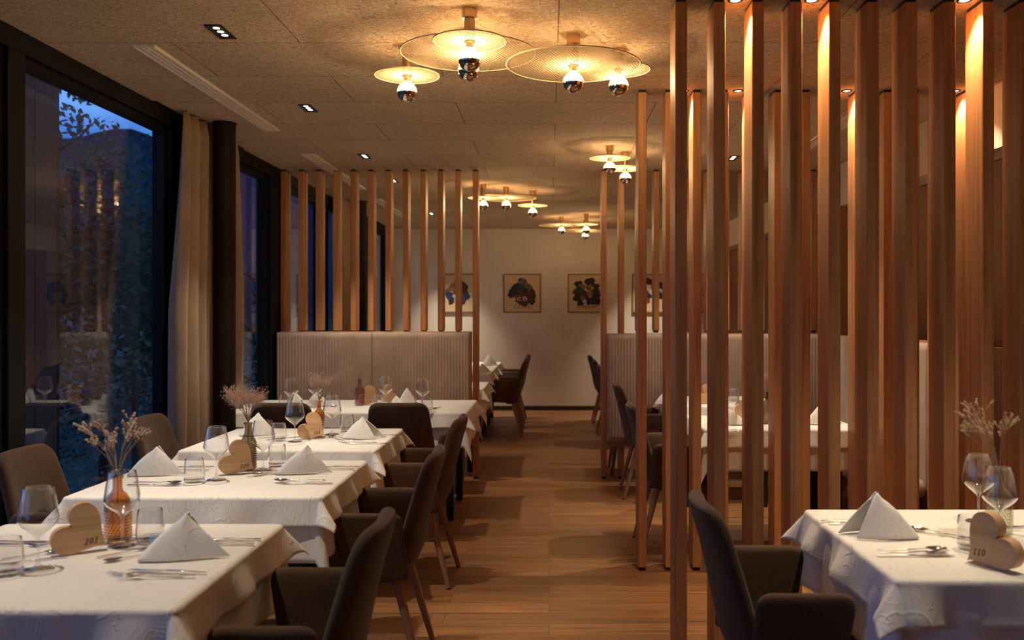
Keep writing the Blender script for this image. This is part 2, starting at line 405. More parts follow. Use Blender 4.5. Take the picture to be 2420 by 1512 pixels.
# ============================================================ OUTDOORS
def terrain():
    mb = MB(); nx, ny = 40, 50
    vs = []; fs = []
    for j in range(ny + 1):
        for i in range(nx + 1):
            x = -2.55 - (i / nx) ** 2 * 260; y = -20 + 320 * j / ny
            z = -.9 + .25 * noise.noise(Vector((x * .06, y * .06, 0))) + max(0, -x - 30) * .02
            if x > -5.5: z = min(z, -.75)
            vs.append((x, y, z))
    for j in range(ny):
        for i in range(nx):
            a_ = j * (nx + 1) + i; fs.append((a_, a_ + 1, a_ + nx + 2, a_ + nx + 1))
    mb.add(vs, fs); return mb.build('meadow', M['grass'], smooth=True)
tag(terrain(), 'dark meadow falling away outside the windows', 'meadow', kind='structure')
def ridge():
    vs = []; fs = []; n = 90
    for i in range(n + 1):
        u = i / n; x = -330 + 330 * u; y = 60 + 330 * u * 1.0
        base = Vector((x, y, -2)); up = 53 + 9 * noise.noise(Vector((u * 5, 3, 0))) + 3 * noise.noise(Vector((u * 24, 1, 0)))
        dd = Vector((.7, -.7, 0))
        for k in range(9):
            t_ = k / 8; h_ = up * math.sin(t_ * PI / 2) ** .9 + 4 * noise.noise(Vector((u * 20, t_ * 5, 2))) * (0 < k < 8)
            vs.append(tuple(base + dd * (60 * (1 - t_)) + Vector((0, 0, h_))))
        vs.append(tuple(base - dd * 50 + Vector((0, 0, -2))))
    for i in range(n):
        for k in range(9):
            a_ = i * 10 + k; fs.append((a_, a_ + 1, a_ + 11, a_ + 10))
    mb = MB(); mb.add(vs, fs); return mb.build('mountain_ridge', M['mountain'], smooth=True)
tag(ridge(), 'blue haze-tinted forested mountain ridge beyond the trees outside', 'mountain', kind='structure')
a = MB().box(-3.7, -2.5, -4, 14, -.14, -.04).build('terrace_deck', M['deck']); struct(a)
def foliage_mesh(c, rad, count, leaf, rng, dens=1.0):
    mb = MB()
    for _ in range(count):
        while True:
            p = Vector((rng.uniform(-1, 1), rng.uniform(-1, 1), rng.uniform(-1, 1)))
            if p.length < 1 and noise.noise(p * 3.1 + Vector((c[0] * 3, c[1], 0))) > -.12 - (.5 if p.length < .45 else 0): break
        if p.z > .3 and rng.random() < (p.z - .3) * 1.0: continue
        q = Vector((c[0] + p.x * rad[0], c[1] + p.y * rad[1], c[2] + p.z * rad[2]))
        u = Vector((rng.uniform(-1, 1), rng.uniform(-1, 1), rng.uniform(-1, 1))).normalized(); v_ = u.orthogonal().normalized()
        s_ = leaf * rng.uniform(.6, 1.3)
        mb.add([q - u * s_, q + v_ * s_ * .45 + Vector((0, 0, .003)), q + u * s_, q - v_ * s_ * .45], [(0, 1, 2, 3)])
    return mb
def tree(x, y, h, cr, count, leaf, mt, label, cat, group, seed, zc=.62):
    rng = random.Random(seed); t_ = empty('tree' if cat == 'tree' else 'shrub', (x, y, -.9), 0, label, cat, group)
    mb = MB(); pts = [(0, 0, 0), (.05, .02, h * .3), (-.04, .05, h * .6), (.02, 0, h * .9)]
    mb.tube(pts, [.07, .055, .035, .012], 7)
    for k in range(9):
        a_ = rng.uniform(0, 2 * PI); z_ = h * rng.uniform(.3, .85); l_ = cr * rng.uniform(.5, .9)
        mb.tube([(0, 0, z_), (math.cos(a_) * l_ * .5, math.sin(a_) * l_ * .5, z_ + l_ * .3), (math.cos(a_) * l_, math.sin(a_) * l_, z_ + l_ * .7)], [.025, .014, .005], 5)
    mb.build('trunk', M['bark'], t_, smooth=True)
    f_ = foliage_mesh((0, 0, h * zc), (cr, cr, h * (1 - zc) * 1.02), count, leaf, rng).build('foliage', mt, t_); f_['kind'] = 'stuff'
    return t_
tree(-5.6, 10.3, 4.9, 1.25, 8500, .056, M['leaf'], 'tall loose leaved tree against the dusk sky, nearest outside', 'tree', 'trees outside the windows', 3, .56)
tree(-5.3, 12.2, 4.8, 1.2, 7000, .052, M['leaf'], 'slimmer dark tree standing behind the nearest tree outside', 'tree', 'trees outside the windows', 4, .55)
tree(-8.4, 15.5, 5.2, 1.9, 6000, .08, M['leaf'], 'broad dark tree farthest from the window wall', 'tree', 'trees outside the windows', 5, .5)
tree(-4.75, 9.6, 2.5, .75, 1500, .05, M['leaf2'], 'pale leaved shrub close to the terrace edge', 'shrub', 'shrubs by the terrace', 6, .52)
tree(-5.2, 7.9, 2.2, .85, 1500, .055, M['leaf2'], 'low round shrub at left of the pale leaved shrub', 'shrub', 'shrubs by the terrace', 8, .5)
tree(-5.0, 15.5, 3.6, 1.0, 1500, .06, M['leaf'], 'small dark tree seen through the second window', 'tree', 'trees outside the windows', 9, .55)
scr = empty('privacy_screen', (-3.14, 5.80, -.04), 0, 'tall weathered timber board screen standing on the terrace', 'screen')
for k in range(14): MB().box(-.142 * (k + 1) + .004, -.142 * k, 0, .03, 0, 4.4).build('board', M['screen'], scr)
for z_ in (.25, 2.2, 4.1): MB().box(-2.0, 0, .03, .07, z_, z_ + .1).build('rail', M['screen'], scr)
rl = empty('terrace_railing', (-3.6, 5.9, -.04), 0, 'steel cable railing along the terrace edge', 'railing')
for yy in (0, 2.0, 4.0, 6.0, 7.9): MB().box(-.02, .02, yy - .02, yy + .02, 0, 1.0).build('railing_post', M['black'], rl)
for k in range(7): MB().tube([(0, -.02, .12 + .13 * k), (0, 7.92, .12 + .13 * k)], .004, 6).build('cable', M['cable'], rl)

# ============================================================ COLUMNS, CURTAINS
def column(x, y, label):
    t_ = MB().lathe([(.072, 0), (.072, CEIL - .012), (.078, CEIL - .012), (.078, CEIL - .001)], 40, (0, 0, 0)).build('steel_column', M['steel_dark'], smooth=True, angle=40, loc=(x, y, 0))
    return tag(t_, label, 'column', 'dark round columns along the windows')
column(-2.15, 6.02, 'dark round steel column between the two nearer windows, beside the sand curtain')
column(-2.13, 10.25, 'dark round steel column beyond the left slatted screen')
def curtain(y0, y1, x0, label, fan=.16):
    nu, nv = 150, 26; vs = []; fs = []; nf = 7
    for j in range(nv + 1):
        z = .015 + (CEIL - .03) * j / nv; t_ = 1 - j / nv; s_ = min(1, t_ * 2.2)
        for i in range(nu + 1):
            u = i / nu; yy = y0 + (y1 - y0) * u - fan * (1 - u) * s_ ** 1.2 + fan * .5 * u * s_
            wv = math.sin(u * nf * 2 * PI + .5 * math.sin(u * 17)) * (.036 + .026 * s_) + .014 * math.sin(u * 31 + t_ * 2.2) * s_
            if t_ < .03: wv = math.sin(u * nf * 2 * PI) * .022
            vs.append((x0 + wv, yy, z))
    for j in range(nv):
        for i in range(nu):
            a_ = j * (nu + 1) + i; fs.append((a_, a_ + 1, a_ + nu + 2, a_ + nu + 1))
    r_ = empty('curtain', (0, (y0 + y1) / 2, 0), 0, label, 'curtain')
    mb = MB(); mb.add([(a_[0], a_[1] - (y0 + y1) / 2, a_[2]) for a_ in vs], fs); mb.build('curtain_cloth', M['curtain'], r_, smooth=True, solid=.004)
    return r_
curtain(5.62, 6.62, -2.262, 'sand coloured velvet curtain gathered behind the nearer column')
curtain(9.75, 10.75, -2.25, 'gathered curtain beyond the left slatted screen', .10)

# ============================================================ SLATTED SCREENS
PW, PD = .048, .152; PITCH = .1535
def post_src(h0, h1, name='timber_post'):
    t_ = MB().box(0, PW, 0, PD, h0, h1).build(name, M['larch'], bevel=.004, seg=2)
    MB().box(.007, PW - .007, .012, PD - .012, h0 - .018, h0).build('foot_plate', M['black'], t_)
    MB().box(.004, PW - .004, .008, PD - .008, h1, h1 + .014).build('head_plate', M['black'], t_)
    return t_
ORD = ['first', 'second', 'third', 'fourth', 'fifth', 'sixth', 'seventh', 'eighth', 'ninth', 'tenth', 'eleventh', 'twelfth', 'thirteenth', 'fourteenth', 'fifteenth', 'sixteenth']
full = post_src(.018, CEIL - .015)
first = [full]
def posts(x0, y, n, src, lab, group, skip=()):
    for k in range(n):
        if k in skip: continue
        loc = (x0 + PITCH * k, y, 0); s_ = f'{ORD[k]} larch post from the aisle in {lab}'
        if src.get('used'): o = dup(src, loc, 0)
        else: o = src; o.location = loc; src['used'] = 1
        tag(o, s_, 'post', group)
posts(.503, 3.635, 13, full, 'the nearest slatted screen on the right', 'posts of the nearest right screen')
posts(.501, 5.12, 13, full, 'the middle slatted screen on the right', 'posts of the middle right screen')
posts(.456, 7.97, 2, full, 'the far right screen, reaching the floor', 'posts of the far right screen')
short = post_src(1.298, CEIL - .015)
for k in range(2, 13):
    loc = (.456 + PITCH * k, 7.97, 0)
    if short.get('used'): o = dup(short, loc, 0)
    else: o = short; o.location = loc; short['used'] = 1
    tag(o, f'{ORD[k]} larch post from the aisle in the far right screen, above the bench back', 'post', 'posts of the far right screen')
x_aisle = -.671
for k in range(12):
    loc = (x_aisle - .153 * k, 7.97, 0)
    o = dup(full if k in (0, 11) else short, loc, 0)
    tag(o, f'{ORD[k]} larch post from the aisle in the slatted screen on the left', 'post', 'posts of the left slatted screen')
for o in (full, short):
    if 'used' in o: del o['used']
for o in list(col.objects):
    if 'used' in o: del o['used']

# ============================================================ BENCHES
def fluted(mb, x0, x1, z0, z1, y, t, pitch=.026, amp=.005):
    """upright padded panel, fluted face towards -Y, soft rounded edges"""
    n = int((x1 - x0) / pitch) * 6; nz = 14; vs = []; fs = []
    zs = []
    for j in range(nz + 1):
        u = j / nz; zs.append(z0 + (z1 - z0) * (.5 - .5 * math.cos(u * PI)))
    for j, z in enumerate(zs):
        for i in range(n + 1):
            x = x0 + (x1 - x0) * i / n
            e = min((x - x0), (x1 - x), (z - z0) , (z1 - z)); rr = .022
            edge = 0 if e >= rr else rr - math.sqrt(max(0, rr * rr - (rr - e) ** 2))
            fl = amp * (abs(math.sin(PI * (x - x0) / pitch)) ** .6 - 1) * min(1, max(0, e) / .02)
            vs.append((x, y - t + edge - fl, z))
    for j in range(nz):
        for i in range(n):
            a_ = j * (n + 1) + i; fs.append((a_, a_ + 1, a_ + n + 2, a_ + n + 1))
    b = len(vs)
    for (i, j) in ((0, 0), (n, 0), (n, nz), (0, nz)): vs.append((x0 + (x1 - x0) * i / n, y, zs[j]))
    fs.append((b, b + 3, b + 2, b + 1))
    for i in range(n):
        pass
    fs.append(tuple([b, b + 1] + [i for i in range(n, -1, -1)]))
    fs.append(tuple([b + 3] + [nz * (n + 1) + i for i in range(n + 1)] + [b + 2]))
    fs.append(tuple([b] + [j * (n + 1) for j in range(nz + 1)] + [b + 3]))
    fs.append(tuple([b + 1, b + 2] + [j * (n + 1) + n for j in range(nz, -1, -1)]))
    mb.add(vs, fs); return mb
def bench(x0, x1, ys, splits, label, leg_xs, z_back=1.285, seat=True, zb0=.36, seat_x0=None, far=False):
    t_ = empty('upholstered_bench', ((x0 + x1) / 2, ys, 0), 0, label, 'bench'); ox = (x0 + x1) / 2
    ed = [x0] + splits + [x1]
    for a_, b_ in zip(ed[:-1], ed[1:]):
        fluted(MB(), a_ - ox + .002, b_ - ox - .002, zb0, z_back, 0, .095).build('backrest_panel', M['bench'], t_, smooth=True, angle=60)
    MB().box(x0 - ox, x1 - ox, .0, .125, .30, z_back + .006).build('back_board', M['larch_x'], t_, bevel=.003)
    sx = x0 - ox
    if far:     # the seat is on the other side of the posts
        pillow(MB(), rounded_poly([(sx, .32), (x1 - ox, .32), (x1 - ox, .80), (sx, .80)], .03), .11, lambda u, v, w: (u, v, .40 + w)).build('seat', M['bench'], t_, smooth=True)
        for lx in leg_xs:
            for ly, dy in ((.36, -.05), (.68, .04)): MB().tube([(lx - ox, ly + dy, 0), (lx - ox + .05, ly, .345)], [.014, .021], 14).build('leg', M['leg'], t_, smooth=True)
        return t_
    pillow(MB(), rounded_poly([(sx, -.56), (x1 - ox, -.56), (x1 - ox, -.09), (sx, -.09)], .03), .11, lambda u, v, w: (u, v, .40 + w)).build('seat', M['bench'], t_, smooth=True)
    for lx in leg_xs:
        for ly in (-.48, .03): MB().lathe([(.014, 0), (.021, .34)], 14, (lx - ox, ly, 0)).build('leg', M['leg'], t_, smooth=True)
    return t_
bench(-2.33, -.675, 7.84, [-1.512], 'long taupe bench with fluted back under the left slatted screen', (-2.2, -1.5, -.75))
bench(.50, 2.44, 7.84, [1.12, 1.75], 'long bench with fluted back under the far right slatted screen', (.56, 1.3, 2.0), 1.268, far=True)
# bench along the right wall
wb = bench(-.95, .95, 0, [0.0], 'upholstered wall bench along the right wall between the screens', (-.85, 0, .85), 1.268)
wb.location = (XR - .14, 6.34, 0); wb.rotation_euler = (0, 0, -PI / 2)
# rotate so that the fluted face looks towards the room (-X)

struct(MB().box(2.457, 2.65, 4.70, 7.74, 0, 1.262).build('trim_3', M['niche'], bevel=.004))
# ============================================================ CHAIRS
def make_chair():
    t_ = empty('armchair')
    # backrest shell
    prof = [(-.08, .405), (-.15, .405), (-.205, .425), (-.235, .48), (-.252, .56), (-.272, .66), (-.298, .77), (-.325, .86), (-.332, .885)]
    ds = [0]
    for p, q in zip(prof[:-1], prof[1:]): ds.append(ds[-1] + math.dist(p, q))
    Lb = ds[-1]
    def along(v):
        v = max(0, min(Lb - 1e-6, v)); i = max(k for k in range(len(ds)) if ds[k] <= v); i = min(i, len(prof) - 2)
        u = (v - ds[i]) / (ds[i + 1] - ds[i]); p, q = prof[i], prof[i + 1]
        d = Vector((q[0] - p[0], q[1] - p[1])).normalized()
        return p[0] + (q[0] - p[0]) * u, p[1] + (q[1] - p[1]) * u, -d.y, d.x     # normal points to the rear
    def fm(u, v, w):
        ex = v - Lb if v > Lb else (v if v < 0 else 0)
        y, z, ny, nz = along(v)
        cur = .050 * (abs(u) / .22) ** 2.2 * min(1, max(0, (v - .10) / .12)) * (1 - .35 * v / Lb)
        return (u, y + cur + ny * w, z + nz * w + ex)
    out = rounded_poly([(-.20, 0), (.20, 0), (.226, .18), (.222, .30), (.185, Lb), (-.185, Lb), (-.222, .30), (-.226, .18)], [.05, .05, .2, .2, .075, .075, .2, .2], 7)
    pillow(MB(), out, .048, fm, 8).build('backrest', M['felt'], t_, smooth=True)
    out = rounded_poly([(-.222, -.19), (.222, -.19), (.222, .235), (-.222, .235)], [.05, .05, .07, .07], 7)
    pillow(MB(), out, .075, lambda u, v, w: (u, v, .437 + w - .012 * (v < .0) * abs(v) / .19 + .010 * (v / .235) ** 3 * (v > 0)), 6).build('seat', M['felt'], t_, smooth=True)
    for s_ in (-1, 1):
        out = rounded_poly([(-.235, .405), (.03, .405), (.075, .672), (-.205, .672)], [.02, .03, .045, .05], 7)
        pillow(MB(), out, .042, lambda u, v, w: (s_ * (.243 + .02 * (v - .42) / .25) + w, u, v), 4).build('armrest', M['felt'], t_, smooth=True)
    for (lx, ly) in ((-1, -1), (1, -1), (1, 1), (-1, 1)):
        a_ = Vector((lx * .165, -.165 if ly < 0 else .15, .41)); b_ = Vector((lx * .212, -.275 if ly < 0 else .215, .006))
        l_ = MB().tube([a_, a_.lerp(b_, .5), b_], [.0195, .017, .0125], 16).build('leg', M['leg'], t_, smooth=True, angle=60)
        d_ = (b_ - a_).normalized()
        MB().tube([b_, b_ + Vector((0, 0, -.006))], .0115, 12).build('foot_glide', M['rubber'], l_)
    return t_
chair0 = make_chair(); used = [False]
def chair(x, y, face, label, group):
    """face: direction the sitter looks, degrees from +Y counter-clockwise"""
    if not used[0]: o = chair0; used[0] = True; o.location = (x, y, 0); o.rotation_euler = (0, 0, R(face))
    else: o = dup(chair0, (x, y, 0), R(face))
    return tag(o, label, 'chair', group)
g = 'armchairs on the aisle side of the left tables'
chair(-.785, 2.525, 90, 'brown felt armchair at the nearest left table, closest to the camera', g)
chair(-.785, 3.80, 91, 'brown felt armchair on the aisle at the second window table', g)
chair(-.80, 5.00, 89, 'brown felt armchair on the aisle at the third window table', g)
g = 'armchairs on the window side'
chair(-1.90, 3.82, -90, 'brown felt armchair by the window, back at the left picture edge', g)
chair(-1.91, 5.03, -91, 'brown felt armchair by the window, just left of the curtain', g)
g = 'armchairs before the wide left table'
chair(-.955, 6.06, 0, 'brown felt armchair seen from behind, right of two at the wide table', g)
chair(-1.70, 6.06, 0, 'brown felt armchair seen from behind, left of two at the wide table', g)
g = 'armchairs facing the right tables'
chair(.785, 2.79, -90, 'brown felt armchair at the front right table', g)
chair(.825, 5.68, -90, 'brown felt armchair behind the first posts of the middle right screen', g)
chair(.86, 7.30, -90, 'brown felt armchair in front of the fluted right bench panel', g)
g = 'armchairs in the far bay, left of the aisle'
for k, (yy, s_) in enumerate(((10.9, 'nearest'), (11.72, 'middle'), (12.5, 'farthest'))):
    chair(-.60, yy, 90, f'{s_} of three dark armchairs left of the aisle by the far wall', g)
g = 'armchairs in the far bay, right of the aisle'
for k, (yy, s_) in enumerate(((9.9, 'nearest'), (11.0, 'middle'), (12.2, 'farthest'))):
    chair(.86, yy, -90, f'{s_} of three armchairs right of the aisle by the far wall', g)

# ============================================================ TABLES AND LINEN
def make_table(w_, d_, loc, label):
    t_ = empty('dining_table', loc, 0, label, 'table')
    MB().box(-w_ / 2, w_ / 2, -d_ / 2, d_ / 2, .725, TT - .008).build('tabletop', M['larch_x'], t_, bevel=.004)
    for sx in (-1, 1):
        for sy in (-1, 1): MB().box(-.025, .025, -.025, .025, 0, .725).build('leg', M['black'], t_, bevel=.004, loc=(sx * (w_ / 2 - .10), sy * (d_ / 2 - .10), 0))
    return t_
def cloth_mesh(w_, d_, over, z, seed, wav=.010, fl=.30, gap=0.0, outw=.02, dd=.22):
    """square cloth laid over a w x d top: flat top, rounded edge, hanging sides with free corner points"""
    rng = random.Random(seed); ph = [rng.uniform(0, 6) for _ in range(8)]
    def axis(h):
        a = [-h - over + over * k / 12 for k in range(12)]; a += [-h + .0001]
        n = max(8, int(2 * h / .03)); a += [-h + 2 * h * k / n for k in range(1, n)]; a += [h - .0001]; a += [h + over * (k + 1) / 12 for k in range(12)]
        # extra rows at the edge
        return sorted(a + [-h - .006, -h - .016, h + .006, h + .016])
    hx, hy = w_ / 2, d_ / 2; xs, ys = axis(hx), axis(hy); rr = .014; vs = []
    for y in ys:
        for x in xs:
            ax, ay = max(0, abs(x) - hx), max(0, abs(y) - hy); sx, sy = (1 if x > 0 else -1), (1 if y > 0 else -1)
            r_ = math.hypot(ax, ay)
            px, py = max(-hx, min(hx, x)), max(-hy, min(hy, y))
            if r_ < 1e-6:
                vs.append((px, py, z + .0008 * noise.noise(Vector((x * 6, y * 6, seed))))); continue
            arc = rr * PI / 2
            if r_ < arc: t_ = r_ / rr; ho, dz = rr * math.sin(t_), rr * (1 - math.cos(t_))
            else:
                ho, dz = rr, rr + (r_ - arc)
            dx, dy = ax / r_, ay / r_
            diag = 2 * dx * dy                                # 1 on the corner diagonal
            hang = max(0, r_ - arc)
            ho += hang * (.10 * outw / .02 * .5 + fl * diag) + gap
            dz -= hang * (.03 - .10 * (dd < 0) + dd * diag)
            s_ = (y if dx > dy else x)
            edge = min(1, hang / .08)
            f_ = wav * edge * (math.sin(s_ * 17 + ph[0] + sx) + .6 * math.sin(s_ * 31 + ph[1] + sy * 2)) * (1 - diag) + wav * .35 * min(1, r_ / .02) * noise.noise(Vector((s_ * 22, seed, 1)))
            vs.append((px + sx * dx * ho + sx * f_ * dx, py + sy * dy * ho + sy * f_ * dy, z - dz + .25 * f_ * (1 - diag)))
    nx = len(xs); fs = [(j * nx + i, j * nx + i + 1, (j + 1) * nx + i + 1, (j + 1) * nx + i) for j in range(len(ys) - 1) for i in range(nx - 1)]
    mb = MB(); mb.add(vs, fs); return mb
def laid_table(x0, x1, y0, y1, desc, seed, over=.115, under=.255, wav=.008):
    w_, d_ = x1 - x0, y1 - y0; c_ = ((x0 + x1) / 2, (y0 + y1) / 2, 0)
    make_table(w_ - .02, d_ - .02, c_, f'dining table beneath white linen, {desc}')
    o = cloth_mesh(w_ - .012, d_ - .012, under, TT - .004, seed + 50, wav, .16, dd=.02).build('underlay_cloth', M['linen2'], smooth=True, solid=.0012, loc=c_)
    tag(o, f'plain longer white under cloth on the {desc}', 'tablecloth', 'white under cloths')
    o = cloth_mesh(w_, d_, over, TT, seed, wav * 1.5, .46, .004, .09).build('tablecloth', M['linen'], smooth=True, solid=.0016, loc=c_)
    tag(o, f'white damask tablecloth spread on top of the {desc}', 'tablecloth', 'white damask tablecloths')
D1 = 'front left table'; D2 = 'second window table'; D3 = 'third window table'; D4 = 'wide table before the left bench'
D5 = 'front right table'; D6 = 'table behind the middle right screen'; D7 = 'table before the far right bench'
laid_table(-1.755, -.880, 2.115, 2.95, D1, 1)
laid_table(-1.80, -.862, 3.40, 4.225, D2, 2)
laid_table(-1.84, -.885, 4.55, 5.40, D3, 3)
laid_table(-2.27, -.585, 6.28, 7.17, D4, 4)
laid_table(.905, 1.80, 2.345, 3.165, D5, 5, .125, .27, .012)
laid_table(.93, 1.84, 5.36, 6.08, D6, 6)
laid_table(.93, 1.72, 6.72, 7.5, D7, 7)
laid_table(-1.5, -.615, 8.25, 9.05, 'far table just beyond the left screen', 8)
laid_table(-1.5, -.69, 10.2, 11.0, 'far left row of tables, nearest', 9)
laid_table(-1.5, -.69, 11.03, 11.85, 'far left row of tables, middle', 10)
laid_table(-1.5, -.69, 11.88, 12.75, 'far left row of tables, last', 11)

# ============================================================ GLASSWARE
def open_lathe(prof, n=40):
    mb = MB().lathe(prof, n); mb.f = [f for f in mb.f if len(f) == 4]; mb.mi = [0] * len(mb.f); return mb
mb = open_lathe([(.001, .0006), (.040, .0006), (.0405, .002), (.032, .0042), (.012, .008), (.0048, .016), (.0036, .03), (.0036, .075), (.0050, .086), (.014, .095), (.030, .108), (.044, .121), (.0500, .131),
                 (.0505, .137), (.048, .155), (.0435, .185), (.0378, .2185), (.0372, .2190), (.0366, .2180)])
wg = mb.build('wine_glass', M['crystal'], smooth=True)
mb = open_lathe([(.001, .0006), (.034, .0006), (.0385, .004), (.0405, .014), (.0405, .035), (.0375, .075), (.0345, .097), (.0338, .0975), (.0332, .0965)])
mb.lathe([(.0, .010), (.020, .010), (.034, .012), (.0392, .017)], 40); mb.f = [f for f in mb.f if len(f) == 4]; mb.mi = [0] * len(mb.f)
tb = mb.build('tumbler', M['crystal'], smooth=True)
gused = {}
def put(src, p, rz, label, cat, group):
    if src.name not in gused: gused[src.name] = 1; o = src; o.location = p; o.rotation_euler = (0, 0, rz)
    else: o = dup(src, p, rz)
    return tag(o, label, cat, group)
GW, GT = 'wine glasses', 'water tumblers'
for (x, y, lab) in (
    (90, 1347, 'wine glass at the left picture edge, left of the heart on the front left table'),
    (289, 1291, 'wine glass in front of the amber bottle on the front left table'),
    (511, 1135, 'wine glass left of the heart on the second window table'),
    (622, 1114, 'wine glass right of the grey bottle on the second window table'),
    (697, 1044, 'wine glass left of the heart on the third window table'),
    (785, 1027, 'wine glass right of the amber bottle on the third window table'),
    (688, 968, 'wine glass at the left end of the wide table'),
    (745, 962, 'wine glass behind the pink blossoms on the wide table'),
    (911, 962, 'wine glass behind the two hearts on the wide table'),
    (999, 967, 'wine glass right of the napkins on the wide table'),
    (2312, 1233, 'rear wine glass beside the green bottle on the front right table'),
    (2362, 1278, 'front wine glass before the green bottle on the front right table'),
    (1728, 1004, 'wine glass seen between posts on the table behind the middle screen')):
    put(wg, tp(x, y), 0, lab, 'wine glass', GW)
for (x, y, lab) in (
    (16, 1361, 'water tumbler cut by the left picture edge on the front left table'),
    (355, 1281, 'water tumbler left of the napkin on the front left table'),
    (459, 1141, 'water tumbler left of the wine glass on the second window table'),
    (655, 1103, 'water tumbler left of the right napkin on the second window table'),
    (659, 1043, 'water tumbler between heart and left napkin on the third window table'),
    (820, 1020, 'water tumbler left of the right napkin on the third window table'),
    (672, 966, 'water tumbler at the left end of the wide table'),
    (770, 958, 'water tumbler behind the blossoms on the wide table'),
    (893, 966, 'water tumbler between the two hearts on the wide table'),
    (1009, 974, 'water tumbler under the right wine glass on the wide table'),
    (2295, 1300, 'water tumbler left of the heart on the front right table'),
    (1735, 948, 'water tumbler on the table before the far right bench')):
    put(tb, tp(x, y), 0, lab, 'tumbler', GT)

# ============================================================ BOTTLE VASES
def bottle(kind, m, h=.195, r=.037, neck=.0135):
    s_ = h / .195
    if kind == 'straight':
        prof = [(.0, .001), (r * .9, .001), (r, .006), (r, .115 * s_), (r * .96, .124 * s_), (r * .7, .140 * s_), (neck * 1.15, .150 * s_), (neck, .158 * s_), (neck, .187 * s_), (neck * 1.25, .188 * s_), (neck * 1.25, h), (neck * .85, h), (neck * .8, .16 * s_), (r * .6, .138 * s_), (r * .88, .12 * s_), (r * .9, .01), (.0, .008)]
        zs = (.012, .112)
    else:   # teardrop with a wide lip
        prof = [(.0, .001), (r * .62, .001), (r * .66, .006), (r * .72, .03 * s_), (r * .9, .085 * s_), (r, .112 * s_), (r * .9, .130 * s_), (r * .55, .146 * s_), (neck, .154 * s_), (neck * .9, .17 * s_), (neck * 1.1, .188 * s_), (neck * 1.6, h - .002), (neck * 1.6, h), (neck * .9, h - .006), (neck * .75, .16 * s_), (r * .8, .125 * s_), (r * .88, .11 * s_), (r * .6, .03 * s_), (.0, .01)]
        zs = (.012, .128)
    mb = MB().lathe(prof, 40)
    def rad(z):
        for (r0, z0), (r1, z1) in zip(prof[:12], prof[1:13]):
            if z0 <= z <= z1 and z1 > z0: return r0 + (r1 - r0) * (z - z0) / (z1 - z0)
        return r
    rows = 12
    for j in range(rows):
        z = (zs[0] + (zs[1] - zs[0]) * j / (rows - 1)) * s_; rz_ = rad(z); n = 20
        for k in range(n):
            a_ = 2 * PI * (k + .5 * (j % 2)) / n; mb.blob(((rz_ + .0006) * math.cos(a_), (rz_ + .0006) * math.sin(a_), z), .0040)
    return mb.build('bottle_vase', m, smooth=True, angle=50)
def place(o, p, rz, label, cat, group=None):
    o.location = p; o.rotation_euler = (0, 0, rz); return tag(o, label, cat, group)
V1 = tp(278, 1279); V2 = tp(587, 1110); V3 = tp(754, 1031); V4 = tp(850, 957); V5 = tp(2362, 1268); V6 = tp(1815, 1000)
VG = 'knobbly glass bottle vases'
place(bottle('straight', M['amber']), V1, 0, 'amber knobbly bottle vase on the front left table', 'vase', VG)
place(bottle('straight', M['smoke'], .205, .032, .016), V2, .3, 'smoky grey knobbly bottle vase behind the heart on the second window table', 'vase', VG)
place(bottle('tear', M['amber'], .195, .031, .0115), V3, .3, 'slim dark amber bottle vase with a flared lip on the third window table', 'vase', VG)
place(bottle('straight', M['plum'], .195, .034, .0135), V4, .3, 'plum tinted bottle vase on the wide table', 'vase', VG)
place(bottle('straight', M['greenish'], .195, .036, .0135), V5, .3, 'pale green knobbly bottle vase on the front right table', 'vase', VG)
place(bottle('straight', M['smoke'], .195, .034, .0135), V6, .3, 'bottle vase seen in the gap of the middle right screen', 'vase', VG)

# ============================================================ DRIED FLOWERS
def spikes(stems, bloom, label, p, seed, nsp=9, spread=.09, height=.16, lean=(0, 0), spike=.045, br=.0032):
    rng = random.Random(seed); t_ = empty('dried_flowers', p, 0, label, 'dried flowers', 'dried flower bunches')
    st, bl = MB(), MB()
    def spike_at(a_, b_, ln):
        d = (b_ - a_).normalized(); n_ = int(ln / .0028)
        side = d.orthogonal().normalized()
        for k in range(n_):
            q = b_ + d * (k * .0028 - ln * .5) + Vector((0, 0, -.25 * (k / max(1, n_)) ** 2 * ln * .5))
            for _ in range(2):
                o_ = Vector((rng.gauss(0, 1), rng.gauss(0, 1), rng.gauss(0, 1))).normalized() * br * .8
                bl.blob(tuple(q + o_), br * rng.uniform(.5, .85))
    for i in range(nsp):
        a_ = 2 * PI * i / nsp + rng.uniform(-.4, .4); rr = spread * rng.uniform(.25, 1.0)
        tip = Vector((math.cos(a_) * rr + lean[0] * rng.uniform(.4, 1), math.sin(a_) * rr * .8 + lean[1], height * rng.uniform(.62, 1.0)))
        mid = Vector((tip.x * .35, tip.y * .35, tip.z * .5)); st.tube([(0, 0, -.12), (0, 0, 0), tuple(mid), tuple(tip)], [.0011, .0011, .0009, .0006], 5)
        spike_at(mid, tip, spike)
        for k in range(rng.randint(4, 6)):
            u = rng.uniform(.30, .97); q = mid.lerp(tip, u); dv = (tip - mid).normalized() + Vector((rng.uniform(-1, 1), rng.uniform(-1, 1), rng.uniform(-.2, .7))) * .9
            dv.normalize(); ln = spike * rng.uniform(.7, 1.3); e = q + dv * ln
            st.tube([tuple(q), tuple(e)], .0006, 4); spike_at(q, e, ln * .85)
    st.build('stems', M['stem'], t_, smooth=True); bl.build('blossoms', bloom, t_); return t_
